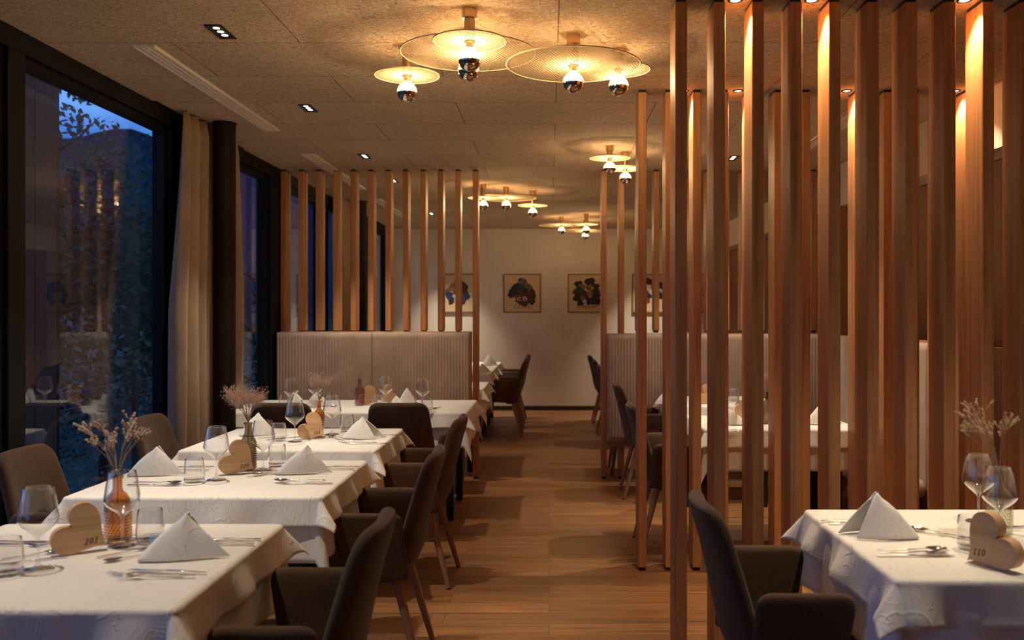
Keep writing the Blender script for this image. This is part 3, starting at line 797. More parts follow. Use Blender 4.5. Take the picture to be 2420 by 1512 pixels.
def spray(bloom, label, p, seed, rad=.075, height=.17, n0=16, dots=.0017, lean=(0, 0), dens=26):
    rng = random.Random(seed); t_ = empty('dried_flowers', p, 0, label, 'dried flowers', 'dried flower bunches'); st, bl = MB(), MB()
    for i in range(n0):
        a_ = 2 * PI * i / n0 + rng.uniform(-.3, .3); rr = rad * math.sqrt(rng.uniform(.02, .55))
        tip = Vector((math.cos(a_) * rr + lean[0], math.sin(a_) * rr + lean[1], height * rng.uniform(.50, .78)))
        mid = Vector((tip.x * .4, tip.y * .4, tip.z * .55)); st.tube([(0, 0, -.12), (0, 0, 0), tuple(mid), tuple(tip)], [.0011, .001, .0008, .0006], 4)
        for k in range(dens):
            d = Vector((rng.gauss(0, .8) + tip.x * 12, rng.gauss(0, .8) + tip.y * 12, abs(rng.gauss(0, .9)) + .5)).normalized(); s_ = mid.lerp(tip, rng.uniform(.2, 1))
            ln = height * rng.uniform(.12, .34); e = s_ + d * ln; mdl = s_ + d * ln * .5 + Vector((rng.uniform(-1, 1), rng.uniform(-1, 1), 0)) * .004
            if k % 2 == 0: st.tube([tuple(s_), tuple(mdl), tuple(e)], .0004, 3)
            for q_ in range(7):
                u = q_ / 6; qq = (mdl if u < .5 else e).lerp(e, u) + Vector((rng.gauss(0, 1), rng.gauss(0, 1), rng.gauss(0, 1))) * .0035
                bl.blob(tuple(qq), dots * rng.uniform(.6, 1.1))
    st.build('stems', M['stem'], t_, smooth=True); bl.build('blossoms', bloom, t_); return t_
def top(v_, h): return (v_[0], v_[1], v_[2] + h)
spikes(None, M['bloom_mauve'], 'dried mauve statice sprigs in the amber bottle on the front left table', top(V1, .195), 21, 13, .115, .165, (.005, 0), .026, .0036)
spray(M['bloom_pink'], 'dense pink dried bunch in the smoky grey bottle on the second window table', top(V2, .205), 22, .12, .17, 26, .0017, (-.005, 0), 24)
spray(M['bloom_pink'], 'airy pink dried spray in the slim amber bottle on the third window table', top(V3, .195), 23, .12, .19, 18, .0016, (.035, 0), 15)
spray(M['bloom_pink'], 'thin wispy dried spray in the plum tinted bottle on the wide table', top(V4, .195), 24, .15, .23, 10, .0015, (-.01, 0), 10)
spikes(None, M['bloom_straw'], 'straw coloured dried sprigs leaning left in the pale green bottle, front right table', top(V5, .195), 25, 13, .085, .20, (-.075, 0), .040, .0034)
spray(M['bloom_pink'], 'dried spray glimpsed between the posts of the middle right screen', top(V6, .195), 26, .05, .13, 10, .0018, (0, 0), 16)

# ============================================================ WOODEN HEARTS
DIG = {'0': [[(.5, 1), (.15, .75), (.1, .3), (.4, 0), (.75, .25), (.8, .7), (.5, 1)]],
       '1': [[(.15, .75), (.55, 1), (.45, 0)], [(.2, 0), (.7, .02)]],
       '2': [[(.1, .75), (.4, 1), (.75, .8), (.55, .4), (.05, .02), (.5, .1), (.85, 0)]],
       '4': [[(.35, 1), (.1, .4), (.8, .45)], [(.75, 1), (.6, 0)]]}
def heart_outline(n=72):
    pts = []
    for k in range(n):
        t_ = 2 * PI * k / n; x = 16 * math.sin(t_) ** 3; y = 13 * math.cos(t_) - 5 * math.cos(2 * t_) - 2 * math.cos(3 * t_) - math.cos(4 * t_)
        pts.append((x / 32 * .155, (y + 2) / 32 * .158))
    return pts
def heart(p, rz, text, label, rot=55, mirror=1, size=1.0, th=.030):
    pts = []
    for (x, y) in heart_outline():
        a_ = R(rot); X = x * math.cos(a_) - y * math.sin(a_); Z = x * math.sin(a_) + y * math.cos(a_); pts.append((X * mirror * size, Z * size))
    zmin = min(q[1] for q in pts); pts = [(x, z - zmin + .001) for x, z in pts]
    cx = sum(q[0] for q in pts) / len(pts); pts = [(x - cx, z) for x, z in pts]
    if mirror < 0: pts.reverse()
    n = len(pts); mb = MB()
    vs = [(x, -th / 2, z) for x, z in pts] + [(x, th / 2, z) for x, z in pts]
    fs = [tuple(reversed(range(n))), tuple(range(n, 2 * n))]
    sides = [(i, (i + 1) % n, n + (i + 1) % n, n + i) for i in range(n)]
    b = MB(); b.add(vs, fs); b.cur = 1; b.f += [list(f) for f in sides]; b.mi += [1] * n
    o = b.build('wooden_heart', [M['beech'], M['beech_side']], smooth=False, bevel=.002, seg=2)
    bm = bmesh.new(); bm.from_mesh(o.data); bmesh.ops.recalc_face_normals(bm, faces=bm.faces); bm.to_mesh(o.data); bm.free()
    if text:
        mb = MB(); h = .017 * size; px = max(q[0] for q in pts); x0 = (px - .062 * size) if mirror > 0 else (min(q[0] for q in pts) + .018 * size)
        for i, ch in enumerate(text):
            for st_ in DIG[ch]:
                line = [(x0 + (u * .011 + i * .0125 + v_ * .004) * size, -th / 2 - .0004, .022 * size + v_ * h + i * .0012) for u, v_ in st_]
                mb.tube(line, .0011 * size, 6)
        mb.build('number', M['ink'], o)
    o.location = p; o.rotation_euler = (0, 0, rz); return tag(o, label, 'heart', 'wooden heart table numbers')
heart(tp(190, 1306), R(36), '201', 'wooden heart numbered 201 on the front left table')
heart(tp(561, 1119), R(30), '104', 'wooden heart numbered 104 on the second window table')
heart(tp(737, 1036), R(18), '101', 'wooden heart numbered 101 on the third window table')
heart(tp(872, 956), R(20), '', 'wooden heart beside the plum bottle on the wide table')
heart(tp(918, 953), R(60), '', 'wooden heart turned edge on left of the napkins on the wide table', 55, -1)
heart(tp(2345, 1338), R(-62), '110', 'wooden heart numbered 110 on the front right table', 48, -1, 1.05, .036)
heart(tp(1757, 998), R(-40), '', 'wooden heart behind the second post gap on the table behind the middle screen', 48, -1)
heart(tp(1668, 953), R(20), '', 'wooden heart on the table before the far right bench', 55)

# ============================================================ NAPKINS
def napkin(seed, w_=.225, h=.125, flip=1, open_side=False):
    rng = random.Random(seed); j = lambda s_: rng.uniform(-s_, s_)
    base = [(.50 * w_, -.004 + j(.004)), (.24 * w_, -.024 + j(.004)), (-.06 * w_, -.040), (-.40 * w_, -.044), (-.50 * w_, -.034), (-.49 * w_, -.018), (-.30 * w_, .030), (-.06 * w_, .075), (.16 * w_, .080 + j(.01)), (.26 * w_, .062)]
    if open_side:      # two leaves, the rear one showing past the free edge of the front one
        base = [(-.34 * w_, -.046), (-.10 * w_, -.048), (.18 * w_, -.040), (.46 * w_, -.022), (.50 * w_, .0), (.42 * w_, .022), (.12 * w_, .050), (-.18 * w_, .056), (-.38 * w_, .040), (-.52 * w_, .018)]
    # smooth base curve
    B = []; 
    for i in range(len(base) - 1):
        p0 = base[max(0, i - 1)]; p1 = base[i]; p2 = base[i + 1]; p3 = base[min(len(base) - 1, i + 2)]
        for k in range(6):
            t_ = k / 6; B.append(tuple(.5 * ((2 * p1[d]) + (-p0[d] + p2[d]) * t_ + (2 * p0[d] - 5 * p1[d] + 4 * p2[d] - p3[d]) * t_ ** 2 + (-p0[d] + 3 * p1[d] - 3 * p2[d] + p3[d]) * t_ ** 3) for d in (0, 1)))
    B.append(base[-1]); n = len(B); nv = 14; ap = (.0 + j(.01), .0, h); vs = []; fs = []
    for jv in range(nv + 1):
        s_ = jv / nv
        for i, (bx, by) in enumerate(B):
            ax = ap[0] + .030 * (bx / w_); ay = ap[1] + .22 * by + .012; f_ = s_; u = i / (n - 1)
            bulge = .006 * math.sin(PI * s_)
            z = h * (1 - s_ ** (1.0 + .12 * math.sin(u * PI)) - .16 * (1 - s_) ** 2 * min(1, abs(bx / w_) * 2)) + .004 * math.sin(u * 23 + seed) * s_ * (1 - s_) + .0022
            vs.append(((ax + (bx - ax) * f_) * flip, ay + (by - ay) * f_ - bulge * (by < 0), z))
    for jv in range(nv):
        for i in range(n - 1):
            a_ = jv * n + i; fs.append((a_, a_ + 1, a_ + n + 1, a_ + n))
    mb = MB(); mb.add(vs, fs)
    # turned-up hem roll at the front foot
    return mb.build('napkin', M['linen'], smooth=True, solid=.004)
NG = 'folded white napkins'
NAP = [(442, 1318, .240, .118, 1, 5, 'folded white napkin on the front left table'),
       (374, 1122, .230, .115, 1, 0, 'folded white napkin at left on the second window table'),
       (722, 1118, .230, .112, 1, 3, 'folded white napkin at right on the second window table'),
       (612, 1028, .200, .120, 1, 10, 'folded white napkin at left on the third window table'),
       (860, 1036, .225, .115, -1, 0, 'folded white napkin at right on the third window table'),
       (700, 972, .15, .125, -1, 60, 'folded white napkin at the left end of the wide table'),
       (752, 960, .18, .105, 1, 10, 'folded white napkin behind the blossoms on the wide table'),
       (938, 965, .13, .085, -1, 10, 'smaller folded napkin left of the tall one on the wide table'),
       (965, 960, .16, .130, -1, 20, 'taller folded napkin at right on the wide table'),
       (2078, 1268, .225, .130, 1, -8, 'folded white napkin on the front right table'),
       (1716, 1003, .24, .11, -1, 0, 'folded napkin seen left of the heart behind the middle right screen'),
       (1945, 1002, .24, .125, 1, 0, 'folded napkin at right on the table behind the middle right screen'),
       (1568, 955, .14, .085, 1, 0, 'folded napkin at left on the table before the far right bench'),
       (1156, 858 + 6, .24, .15, 1, 30, 'folded napkin on the far left row of tables, nearest the screen'),
       (1142, 880, .20, .10, 1, 30, 'lower folded napkin on the far left row of tables')]
for i, (x, y, w_, h, fl, rz, lab) in enumerate(NAP): place(napkin(i + 1, w_, h, fl, i in (4, 8, 9)), tp(x, y), R(rz), lab, 'napkin', NG)

# ============================================================ CUTLERY (lies along local +X, tip at +X)
def loft(mb, secs, n=10):
    """secs: (x, y, z, halfwidth, halfthick)"""
    vs = []; fs = []
    for (x, y, z, hw, ht) in secs:
        for k in range(n):
            a_ = 2 * PI * k / n; vs.append((x, y + hw * math.cos(a_), z + ht * math.sin(a_)))
    for i in range(len(secs) - 1):
        for k in range(n):
            k2 = (k + 1) % n; fs.append((i * n + k, i * n + k2, (i + 1) * n + k2, (i + 1) * n + k))
    fs.append(tuple(reversed(range(n)))); fs.append(tuple((len(secs) - 1) * n + k for k in range(n))); mb.add(vs, fs)
def handle(mb, L_=.11): loft(mb, [(-.10, 0, .0030, .0030, .0012), (-.098, 0, .0032, .0055, .0018), (-.06, 0, .0036, .0048, .0020), (.0, 0, .0040, .0034, .0019), (L_ - .10, 0, .0046, .0026, .0016)])
def make_fork():
    t_ = empty('fork'); a_ = MB(); handle(a_); a_.build('handle', M['silver_h'], t_, smooth=True)
    h = MB(); loft(h, [(.01, 0, .0046, .0026, .0016), (.03, 0, .006, .0032, .0013), (.042, 0, .0045, .0095, .0010), (.056, 0, .0032, .0115, .0009), (.062, 0, .0030, .0115, .0009)])
    for k in range(4):
        y = -.0098 + k * .00653; loft(h, [(.061, y, .0030, .0018, .0009), (.08, y, .0040, .0016, .0008), (.103, y * .9, .0085, .0008, .0005)], 6)
    h.build('tines', M['silver'], t_, smooth=True); return t_
def make_knife():
    t_ = empty('knife'); a_ = MB(); loft(a_, [(-.11, 0, .003, .003, .0015), (-.107, 0, .0036, .0052, .0024), (-.02, 0, .0040, .0050, .0026), (.0, 0, .0038, .0042, .0022)]); a_.build('handle', M['silver_h'], t_, smooth=True)
    b = MB(); loft(b, [(.0, 0, .0036, .0040, .0014), (.01, .0, .0030, .0065, .0009), (.06, .0005, .0026, .0088, .0007), (.09, .001, .0024, .0075, .0005), (.112, .004, .0022, .0010, .0003)]); b.build('blade', M['silver'], t_, smooth=True); return t_
def make_spoon():
    t_ = empty('spoon'); a_ = MB(); handle(a_); a_.build('handle', M['silver_h'], t_, smooth=True)
    b = MB(); loft(b, [(.01, 0, .0046, .0026, .0016), (.036, 0, .0062, .0030, .0013), (.043, 0, .0058, .006, .0010)])
    n = 16; vs = []; fs = []
    for j in range(8):
        rr = j / 7
        for k in range(n):
            a1 = 2 * PI * k / n; vs.append((.071 + .031 * rr * math.cos(a1), .0195 * rr * math.sin(a1) * (1 + .15 * math.cos(a1)), .0009 + .0075 * rr ** 2))
    for j in range(7):
        for k in range(n):
            k2 = (k + 1) % n; fs.append((j * n + k, j * n + k2, (j + 1) * n + k2, (j + 1) * n + k))
    b.add(vs, fs); b.build('bowl', M['silver'], t_, smooth=True); return t_
SRC = {'fork': make_fork(), 'knife': make_knife(), 'spoon': make_spoon()}; cu = set()
def cut(kind, x, y, ang, label, dz=0, sc_=1.0):
    s_ = SRC[kind]; X, Y, Z = tp(x, y)
    if kind not in cu: cu.add(kind); o = s_; o.location = (X, Y, Z - .001 + dz); o.rotation_euler = (0, 0, R(ang))
    else: o = dup(s_, (X, Y, Z - .001 + dz), R(ang))
    o.scale = (sc_,) * 3
    tag(o, label, kind, {'fork': 'steel forks', 'knife': 'steel knives', 'spoon': 'steel spoons'}[kind])
# front left table, right setting
cut('fork', 345, 1361, 176, 'left of two large forks below the napkin, front left table')
cut('fork', 368, 1367, 183, 'right of two large forks below the napkin, front left table', .004)
cut('knife', 395, 1353, 172, 'knife above the two large forks, front left table', .002)
cut('fork', 299, 1306, 47, 'small dessert fork pointing at the wine glass, front left table', 0, .8)
cut('spoon', 318, 1317, 222, 'small dessert spoon beside the dessert fork, front left table', 0, .8)
cut('knife', 530, 1276, 180, 'rear knife beyond the napkin, front left table')
cut('fork', 520, 1283, 180, 'middle piece beyond the napkin, a fork, front left table')
cut('knife', 512, 1288, 180, 'front knife beyond the napkin, front left table')
cut('spoon', 72, 1314, 38, 'spoon behind the tumbler at the left edge, front left table', 0, .85)
cut('fork', 78, 1327, 212, 'fork beside the spoon at the left edge, front left table', 0, .85)
cut('knife', 35, 1282, 2, 'knife behind the left wine glass, front left table')
cut('fork', 42, 1290, -3, 'fork behind the left wine glass, front left table')
# second window table
cut('spoon', 372, 1142, -4, 'spoon before the left napkin, second window table')
cut('knife', 366, 1148, 0, 'knife before the left napkin, second window table')
cut('knife', 448, 1104, 180, 'rear knife beyond the left napkin, second window table')
cut('fork', 440, 1112, 183, 'fork beyond the left napkin, second window table')
cut('fork', 712, 1136, 178, 'fork before the right napkin, second window table')
cut('spoon', 704, 1141, 172, 'spoon before the right napkin, second window table', .004)
cut('knife', 722, 1144, 180, 'knife before the right napkin, second window table')
cut('fork', 627, 1123, 40, 'small dessert fork by the right wine glass, second window table', 0, .8)
cut('spoon', 641, 1120, 215, 'small dessert spoon by the right wine glass, second window table', .003, .8)
cut('knife', 790, 1104, 180, 'rear knife beyond the right napkin, second window table')
cut('fork', 784, 1110, 180, 'fork beyond the right napkin, second window table')
# third window table
cut('fork', 845, 1047, 180, 'fork before the right napkin, third window table')
cut('knife', 868, 1049, 180, 'knife before the right napkin, third window table')
cut('spoon', 806, 1036, 150, 'spoon left of the right napkin, third window table', .002)
cut('fork', 826, 1041, 165, 'dessert fork beside the spoon, third window table', 0, .85)
cut('knife', 908, 1029, 180, 'knife beyond the right napkin, third window table')
cut('knife', 676, 1036, 45, 'knife left of the wine glass, third window table')
cut('fork', 645, 1034, 30, 'fork behind the tumbler, third window table', 0, .8)
# wide table
cut('spoon', 1006, 968, 45, 'spoon under the right tumbler, wide table')
cut('fork', 1016, 966, 45, 'fork beside the right tumbler, wide table')
cut('spoon', 765, 962, 30, 'spoon behind the blossoms, wide table')
# front right table
cut('spoon', 2222, 1262, 132, 'dessert spoon with the bowl to the rear, front right table', 0, .95)
cut('fork', 2228, 1266, -40, 'dessert fork pointing at the heart, front right table', .002, .95)
cut('spoon', 2155, 1304, 2, 'large spoon before the napkin, front right table', .003)
cut('fork', 2158, 1309, 4, 'large fork before the napkin, front right table', .002)
cut('knife', 2165, 1315, 0, 'knife before the napkin, front right table')
cut('knife', 2020, 1233, 0, 'rear knife behind the napkin, front right table')
cut('fork', 2030, 1238, 4, 'fork behind the napkin, front right table')
cut('knife', 2420, 1246, 180, 'knife cut by the right picture edge, front right table')
cut('fork', 2400, 1266, 140, 'small fork at the right picture edge, front right table', 0, .85)
# table behind the middle screen
cut('fork', 1745, 1017, 180, 'fork seen through the middle right screen', 0)
cut('knife', 1735, 1020, 180, 'knife seen through the middle right screen', 0)

# ============================================================ PENDANT / CEILING LAMPS
def lamp_light(kind, name, loc, power, color, parent, **kw):
    d = bpy.data.lights.new(name, kind); d.energy = power; d.color = color
    for k, v_ in kw.items(): setattr(d, k, v_)
    o = bpy.data.objects.new(name, d); col.objects.link(o); o.parent = parent; o.location = loc; return o
def disc_lamp(x, y, hdisc, rad, label, group, tilt=0):
    """hdisc: disc height above the floor"""
    t_ = empty('ceiling_lamp', (x, y, CEIL), 0, label, 'lamp', group); zd = hdisc - CEIL
    MB().lathe([(.031, 0), (.031, -.040), (.0, -.040)], 28).build('canopy', M['brass'], t_, smooth=True, angle=40)
    MB().lathe([(.0225, -.04), (.0225, zd - .004)], 24).build('rod', M['brass'], t_, smooth=True, angle=40)
    MB().add([(rad * math.cos(2 * PI * k / 72), rad * math.sin(2 * PI * k / 72), zd) for k in range(72)], [tuple(range(72))]).build('cane_disc', M['cane'], t_)
    mb = MB(); n = 72; mb.tube([(rad * math.cos(2 * PI * k / n), rad * math.sin(2 * PI * k / n), zd) for k in range(n + 1)], .0032, 6); mb.build('disc_rim', M['cane_rim'], t_, smooth=True)
    MB().lathe([(.020, zd - .001), (.020, zd - .006), (.016, zd - .008), (.015, zd - .030), (.0, zd - .030)], 24).build('socket', M['brass'], t_, smooth=True, angle=40)
    bc = zd - .078; Rb = .0475
    b = empty('bulb', (0, 0, 0)); b.parent = t_
    prof = [(.013, bc + .060)] + [(Rb * math.sin(a_), bc + Rb * math.cos(a_)) for a_ in [R(22 + 74 * k / 8) for k in range(9)]]
    me = MB().lathe(prof, 32); me.f = [f for f in me.f if len(f) == 4]; me.mi = [0] * len(me.f); me.build('bulb_glass', M['bulb_glass'], b, smooth=True)
    prof = [(Rb * math.sin(a_), bc + Rb * math.cos(a_)) for a_ in [R(94 + 86 * k / 9) for k in range(10)]]
    me = MB().lathe(prof, 32); me.f = [f for f in me.f if len(f) == 4]; me.mi = [0] * len(me.f); me.build('mirror_cap', M['mirror'], b, smooth=True)
    MB().lathe([(.0, bc + .030), (.0045, bc + .026), (.0055, bc + .012), (.0035, bc + .004), (.0, bc + .002)], 12).build('filament', M['filament'], b, smooth=True)
    lamp_light('POINT', 'bulb_light', (0, 0, bc + .014), P_BULB, BULB_C, t_, shadow_soft_size=.012)
    return t_
g = 'nearest cluster of cane disc lamps'
disc_lamp(-.33, 3.77, EYE + 1.127, .152, 'small cane disc lamp overlapping the largest disc of the nearest cluster', g)
disc_lamp(-.36, 4.05, EYE + 1.157, .300, 'large left cane disc lamp of the nearest cluster', g)
disc_lamp(.109, 4.12, EYE + 1.123, .303, 'large right cane disc lamp of the nearest cluster', g)
disc_lamp(.331, 4.34, EYE + 1.162, .150, 'small cane disc lamp half hidden at right of the nearest cluster', g)
disc_lamp(-.672, 4.30, EYE + 1.123, .152, 'small lone cane disc lamp at left of the nearest cluster', g)
g = 'pair of small cane disc lamps by the middle screen'
disc_lamp(.456, 6.86, EYE + 1.171, .153, 'left small cane disc lamp of the pair by the middle screen', g)
disc_lamp(.597, 7.13, EYE + 1.134, .150, 'right small cane disc lamp of the pair, partly behind a post', g)
g = 'three cane disc lamps beyond the left screen'
disc_lamp(-.645, 8.90, EYE + 1.13, .150, 'small cane disc lamp just beyond the last post of the left screen', g)
disc_lamp(-.43, 9.10, EYE + 1.155, .300, 'large cane disc lamp of the three beyond the left screen', g)
disc_lamp(-.17, 9.40, EYE + 1.115, .152, 'small lowest cane disc lamp of the three beyond the left screen', g)
g = 'farthest cane disc lamps'
disc_lamp(.162, 11.9, EYE + 1.155, .30, 'large left cane disc lamp nearest the far wall', g)
disc_lamp(.47, 11.55, EYE + 1.13, .150, 'small cane disc lamp above the right disc nearest the far wall', g)
disc_lamp(.49, 12.35, EYE + 1.12, .29, 'large right cane disc lamp nearest the far wall', g)

g = 'added unseen fill lamps behind the viewer'  # unseen lamps added as warm fill for surfaces facing the camera
disc_lamp(-.1, .2, EYE + 1.13, .30, 'large cane disc fill lamp added unseen overhead behind the viewer', g)
disc_lamp(.75, -1.0, EYE + 1.13, .30, 'large cane disc fill lamp added unseen at the rear of the room', g)
# ============================================================ RECESSED LIGHTS
def trio(x, y, label, group, power=P_SPOT, aim=(0, 0), size=78, blend=.6):
    t_ = empty('recessed_spot', (x, y, CEIL), 0, label, 'ceiling light', group)
    mb = MB(); mb.box(-.038, .038, -.10, -.088, -.005, -.0005).box(-.038, .038, .088, .10, -.005, -.0005).box(-.038, -.028, -.088, .088, -.005, -.0005).box(.028, .038, -.088, .088, -.005, -.0005)
    mb.build('trim_frame', M['black'], t_)
    MB().box(-.028, .028, -.088, .088, -.0012, -.0004).build('black_baffle', M['black'], t_)
    for k in (-1, 0, 1): MB().lathe([(.0, -.0022), (.0145, -.0022), (.0145, -.0012)], 20, (0, k * .052, 0)).build('led_lens', M['led'], t_)
    l_ = lamp_light('SPOT', 'spot_light', (0, 0, -.012), power, SPOT_C, t_, shadow_soft_size=.03, spot_size=R(size), spot_blend=blend)
    l_.rotation_euler = (R(aim[1]), R(aim[0]), 0)
    return t_
g = 'three lens spots above the window tables'
trio(-1.47, 4.07, 'three lens ceiling spot above the second window table, largest in view', g, P_SPOT * 1.1)
trio(-1.48, 5.585, 'three lens ceiling spot above the third window table', g, P_SPOT * .8)
trio(-1.48, 7.30, 'three lens ceiling spot just before the left slatted screen', g, P_SPOT * .8)
trio(-1.48, 8.65, 'three lens ceiling spot seen between slats beyond the left screen', g, P_SPOT * .8)
trio(-1.49, 11.5, 'three lens ceiling spot near the far wall, second from last', g, P_SPOT * .8)
trio(-1.50, 12.95, 'last three lens ceiling spot by the far wall', g, P_SPOT * 1.7, (0, 0), 78, .8)
trio(-1.47, 2.45, 'three lens ceiling spot above the front left table', g, P_SPOT * .85)
g = 'three lens spots above the right tables'
trio(1.49, 7.38, 'three lens ceiling spot seen between the right posts', g, P_SPOT * .8)
trio(1.49, 5.75, 'three lens ceiling spot above the table behind the middle right screen', g, P_SPOT * 1.2)
trio(1.49, 2.55, 'three lens ceiling spot above the front right table', g, P_SPOT * .62)
trio(1.49, 9.4, 'three lens ceiling spot beyond the far right screen', g, P_SPOT * .8)
trio(1.49, 12.95, 'three lens ceiling spot by the far wall on the right', g, P_SPOT * 1.7, (0, 0), 78, .8)
def puck(x, y, label, group):
    t_ = empty('round_downlight', (x, y, CEIL), 0, label, 'ceiling light', group)
    MB().lathe([(.030, -.0005), (.030, -.004), (.022, -.005), (.021, -.001)], 28).build('ring', M['black'], t_, smooth=True, angle=40)
    MB().lathe([(.0, -.0022), (.019, -.0022), (.019, -.0010)], 24).build('led_lens', M['led'], t_)
    lamp_light('SPOT', 'puck_light', (0, 0, -.008), P_POST, POST_C, t_, shadow_soft_size=.015, spot_size=R(95), spot_blend=.7)
for (k, nm) in ((1, 'first'), (3, 'second'), (7, 'third'), (11, 'fourth')):
    pass
for i, k in enumerate((1, 3, 7, 11)):
    nm = ('leftmost', 'second from left', 'third from left', 'rightmost')[i]
    puck(.501 + PITCH * (k + .70), 5.12 + .03, f'{nm} round downlight set between the posts of the middle right screen', 'round downlights of the middle right screen')
for i, k in enumerate((1, 3, 7)):
    nm = ('leftmost', 'middle', 'rightmost')[i]
    puck(.503 + PITCH * (k + .60), 3.635 + .025, f'{nm} round downlight set between the posts of the nearest screen', 'round downlights of the nearest right screen')

# linear air grilles
def air_grille(x, y0, y1, label):
    t_ = empty('linear_air_grille', (x, (y0 + y1) / 2, CEIL), 0, label, 'air grille', 'linear air grilles'); h = (y1 - y0) / 2
    MB().box(-.055, .055, -h, h, -.0025, -.0005).build('plate', M['grille'], t_)
    for k in range(4): MB().box(-.052 + .028 * k, -.034 + .028 * k, -h + .01, h - .01, -.011, -.0025).build('louvre', M['grille'], t_, bevel=.002)
air_grille(-1.905, 4.27, 6.27, 'long cream air grille in the ceiling beside the nearer windows')
air_grille(-1.905, 7.19, 9.2, 'long cream air grille in the ceiling passing over the left screen')
air_grille(-1.905, 10.0, 12.0, 'long cream air grille in the ceiling near the far wall')
air_grille(1.95, 5.6, 7.4, 'long cream air grille in the ceiling behind the right screens')

# ============================================================ PICTURES
def cm(name, c): return mat(name, c, .7)
PAL = [cm('paint black', (0.011, 0.009, 0.009)), cm('paint wine', (0.083, 0.011, 0.014)), cm('paint blue', (0.017, 0.019, 0.088)), cm('paint ochre', (0.220, 0.121, 0.033)), cm('paint grey', (0.121, 0.094, 0.083)), cm('paint red', (0.231, 0.022, 0.017)), cm('paint white', (.50, .42, .34)), cm('paint umber', (0.055, 0.028, 0.017)), cm('paint green', (0.017, 0.033, 0.022))]
M['board'] = cm('aged cream board', (.56, .41, .25)); M['board_edge'] = cm('brown painted border', (.22, .10, .04))
def picture(x, z, blobs, text, label, seed):
    t_ = empty('picture', (x, YF, z), 0, label, 'picture', 'painted crest boards'); h = .282; rng = random.Random(seed)
    MB().box(-h, h, -.028, -.001, -h - .008, h + .008).build('board', M['board'], t_, bevel=.004)
    e = .018; mb = MB().box(-h, h, -.030, -.028, h + .008 - e, h + .008).box(-h, h, -.030, -.028, -h - .008, -h - .008 + e).box(-h, -h + e, -.030, -.028, -h, h).box(h - e, h, -.030, -.028, -h, h)
    mb.build('border', M['board_edge'], t_)
    mb = MB()
    for i, (bx, bz, r_, c_) in enumerate(blobs):
        mb.cur = c_; n = 22; ph = rng.uniform(0, 6); y = -.0285 - .00025 * (i + 1)
        mb.add([(bx + r_ * (1 + .16 * math.sin(3 * a_ + ph) + .07 * math.sin(7 * a_ + ph)) * math.cos(a_), y, bz + r_ * (1 + .16 * math.sin(3 * a_ + ph) + .07 * math.sin(7 * a_ + ph)) * math.sin(a_)) for a_ in [2 * PI * k / n for k in range(n)]], [tuple(range(n))])
    mb.build('painted_crest', PAL, t_)
    if text:
        cu_ = bpy.data.curves.new('t', 'FONT'); cu_.body = text[0]; cu_.size = text[1]; cu_.align_x = 'CENTER'; cu_.extrude = .001; cu_.space_character = text[2]
        to = bpy.data.objects.new('t', cu_); me = bpy.data.meshes.new_from_object(to); bpy.data.objects.remove(to); me.materials.clear(); me.materials.append(PAL[7])
        l_ = bpy.data.objects.new('lettering', me); col.objects.link(l_); l_.parent = t_; l_.rotation_euler = (PI / 2, 0, 0); l_.location = (0, -.0295, -.225)
    return t_
r1 = random.Random(4)
pyr = [(0, .17, .062, 7), (0, .165, .045, 4), (-.08, .09, .065, 0), (.08, .09, .065, 4), (0, .07, .055, 8), (-.14, 0, .075, 0), (.14, -.01, .07, 1), (-.13, -.02, .03, 7), (.0, .0, .075, 7), (.05, .04, .04, 0), (.13, -.09, .075, 0), (.15, -.10, .045, 1), (.01, -.10, .095, 7), (-.05, -.06, .05, 5), (0, -.095, .06, 1), (-.045, -.085, .028, 6), (.04, -.08, .034, 6), (-.04, -.085, .017, 1), (.04, -.085, .018, 5)]
shield = [(-.12, .13, .06, 0), (.05, .16, .075, 0), (.14, .10, .05, 0), (-.07, .09, .055, 4), (.04, .08, .05, 3), (-.13, .02, .07, 8), (.13, .0, .08, 0), (-.04, -.02, .075, 7), (.05, .0, .045, 3), (-.14, -.07, .06, 0), (.13, -.10, .085, 0), (.04, -.11, .06, 0), (-.06, -.10, .055, 4), (-.09, -.14, .05, 0), (-.03, -.12, .03, 6), (.02, .07, .018, 0), (.10, .03, .02, 1)]
blue = [(-.02, .15, .04, 3), (-.08, .08, .06, 3), (.08, .10, .07, 2), (.10, .03, .06, 1), (-.15, .03, .04, 4), (-.13, -.03, .055, 2), (.06, .03, .04, 0), (-.09, -.10, .045, 2), (-.10, -.13, .04, 0), (.12, -.05, .06, 2), (.08, -.12, .045, 1), (.06, -.13, .04, 2), (0, -.03, .06, 6), (.10, .08, .03, 1), (-.02, .02, .05, 5), (.02, -.1, .04, 6)]
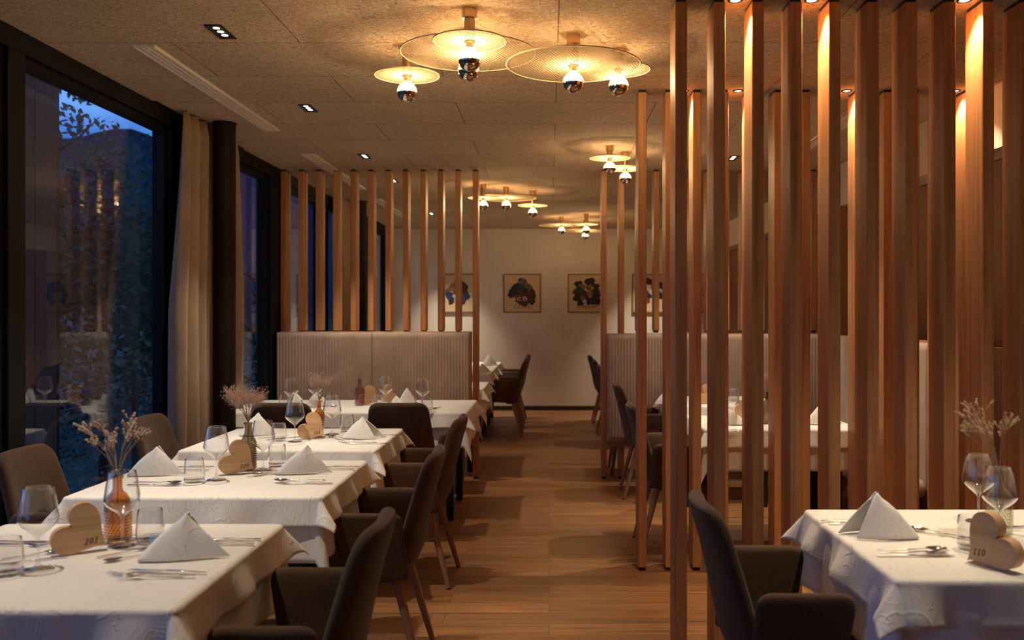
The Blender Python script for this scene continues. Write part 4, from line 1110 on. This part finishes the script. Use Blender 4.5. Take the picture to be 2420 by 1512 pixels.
redp = [(-.03, .16, .07, 1), (-.05, .08, .06, 6), (.06, .10, .06, 1), (.16, .12, .05, 1), (-.08, .0, .055, 5), (-.02, -.03, .045, 2), (.02, .02, .05, 6), (.10, -.02, .05, 5), (-.06, -.10, .05, 5), (.04, -.12, .05, 6), (.14, -.04, .05, 0), (-.03, -.05, .03, 0)]
PZ = EYE + 47 * YF / F
picture((1234 - CX) * YF / F, PZ, pyr, ('COLZ', .075, 1.35), 'square crest board lettered COLZ, on the far wall left of centre', 1)
picture((1386 - CX) * YF / F, PZ, shield, ('SUMJUNI', .070, 1.1), 'square crest board with two dark heads, right of the COLZ board', 2)
picture((1082 - CX) * YF / F, PZ, blue, None, 'square crest board with blue and ochre shapes behind the left screen', 3)
picture((1538 - CX) * YF / F, PZ, redp, None, 'square crest board with red and white shapes behind the right posts', 4)
picture((1690 - CX) * YF / F, PZ, blue[::-1], None, 'square crest board farthest right on the far wall', 5)

# ledge ornaments on the back of the wall bench
def ornament(x, y, z, label, m_, h=.16, seed=1):
    t_ = empty('ornament_vase', (x, y, z), 0, label, 'vase', 'ledge ornaments')
    MB().lathe([(.0, .0), (.035, .0), (.05, .05), (.045, .10), (.022, h - .03), (.026, h)], 24).build('body', m_, t_, smooth=True)
    rng = random.Random(seed); mb = MB()
    for k in range(70):
        p = Vector((rng.gauss(0, 1), rng.gauss(0, 1), rng.gauss(0, 1))).normalized() * rng.uniform(.02, .07); q = p + Vector((0, 0, h + .08)); u = Vector((rng.uniform(-1, 1), rng.uniform(-1, 1), rng.uniform(-1, 1))).normalized() * .018; v_ = u.orthogonal().normalized() * .009
        mb.add([q - u, q + v_, q + u, q - v_], [(0, 1, 2, 3)])
    mb.build('dried_leaves', M['bloom_mauve'], t_); return t_
LZ = 1.268 + .008
ornament(2.44, 6.9, LZ, 'small vase with dried leaves on the ledge behind the wall bench, farther', PAL[6], .16, 1)
ornament(2.43, 6.15, LZ, 'small vase with dried leaves on the ledge behind the wall bench, nearer', PAL[4], .12, 2)
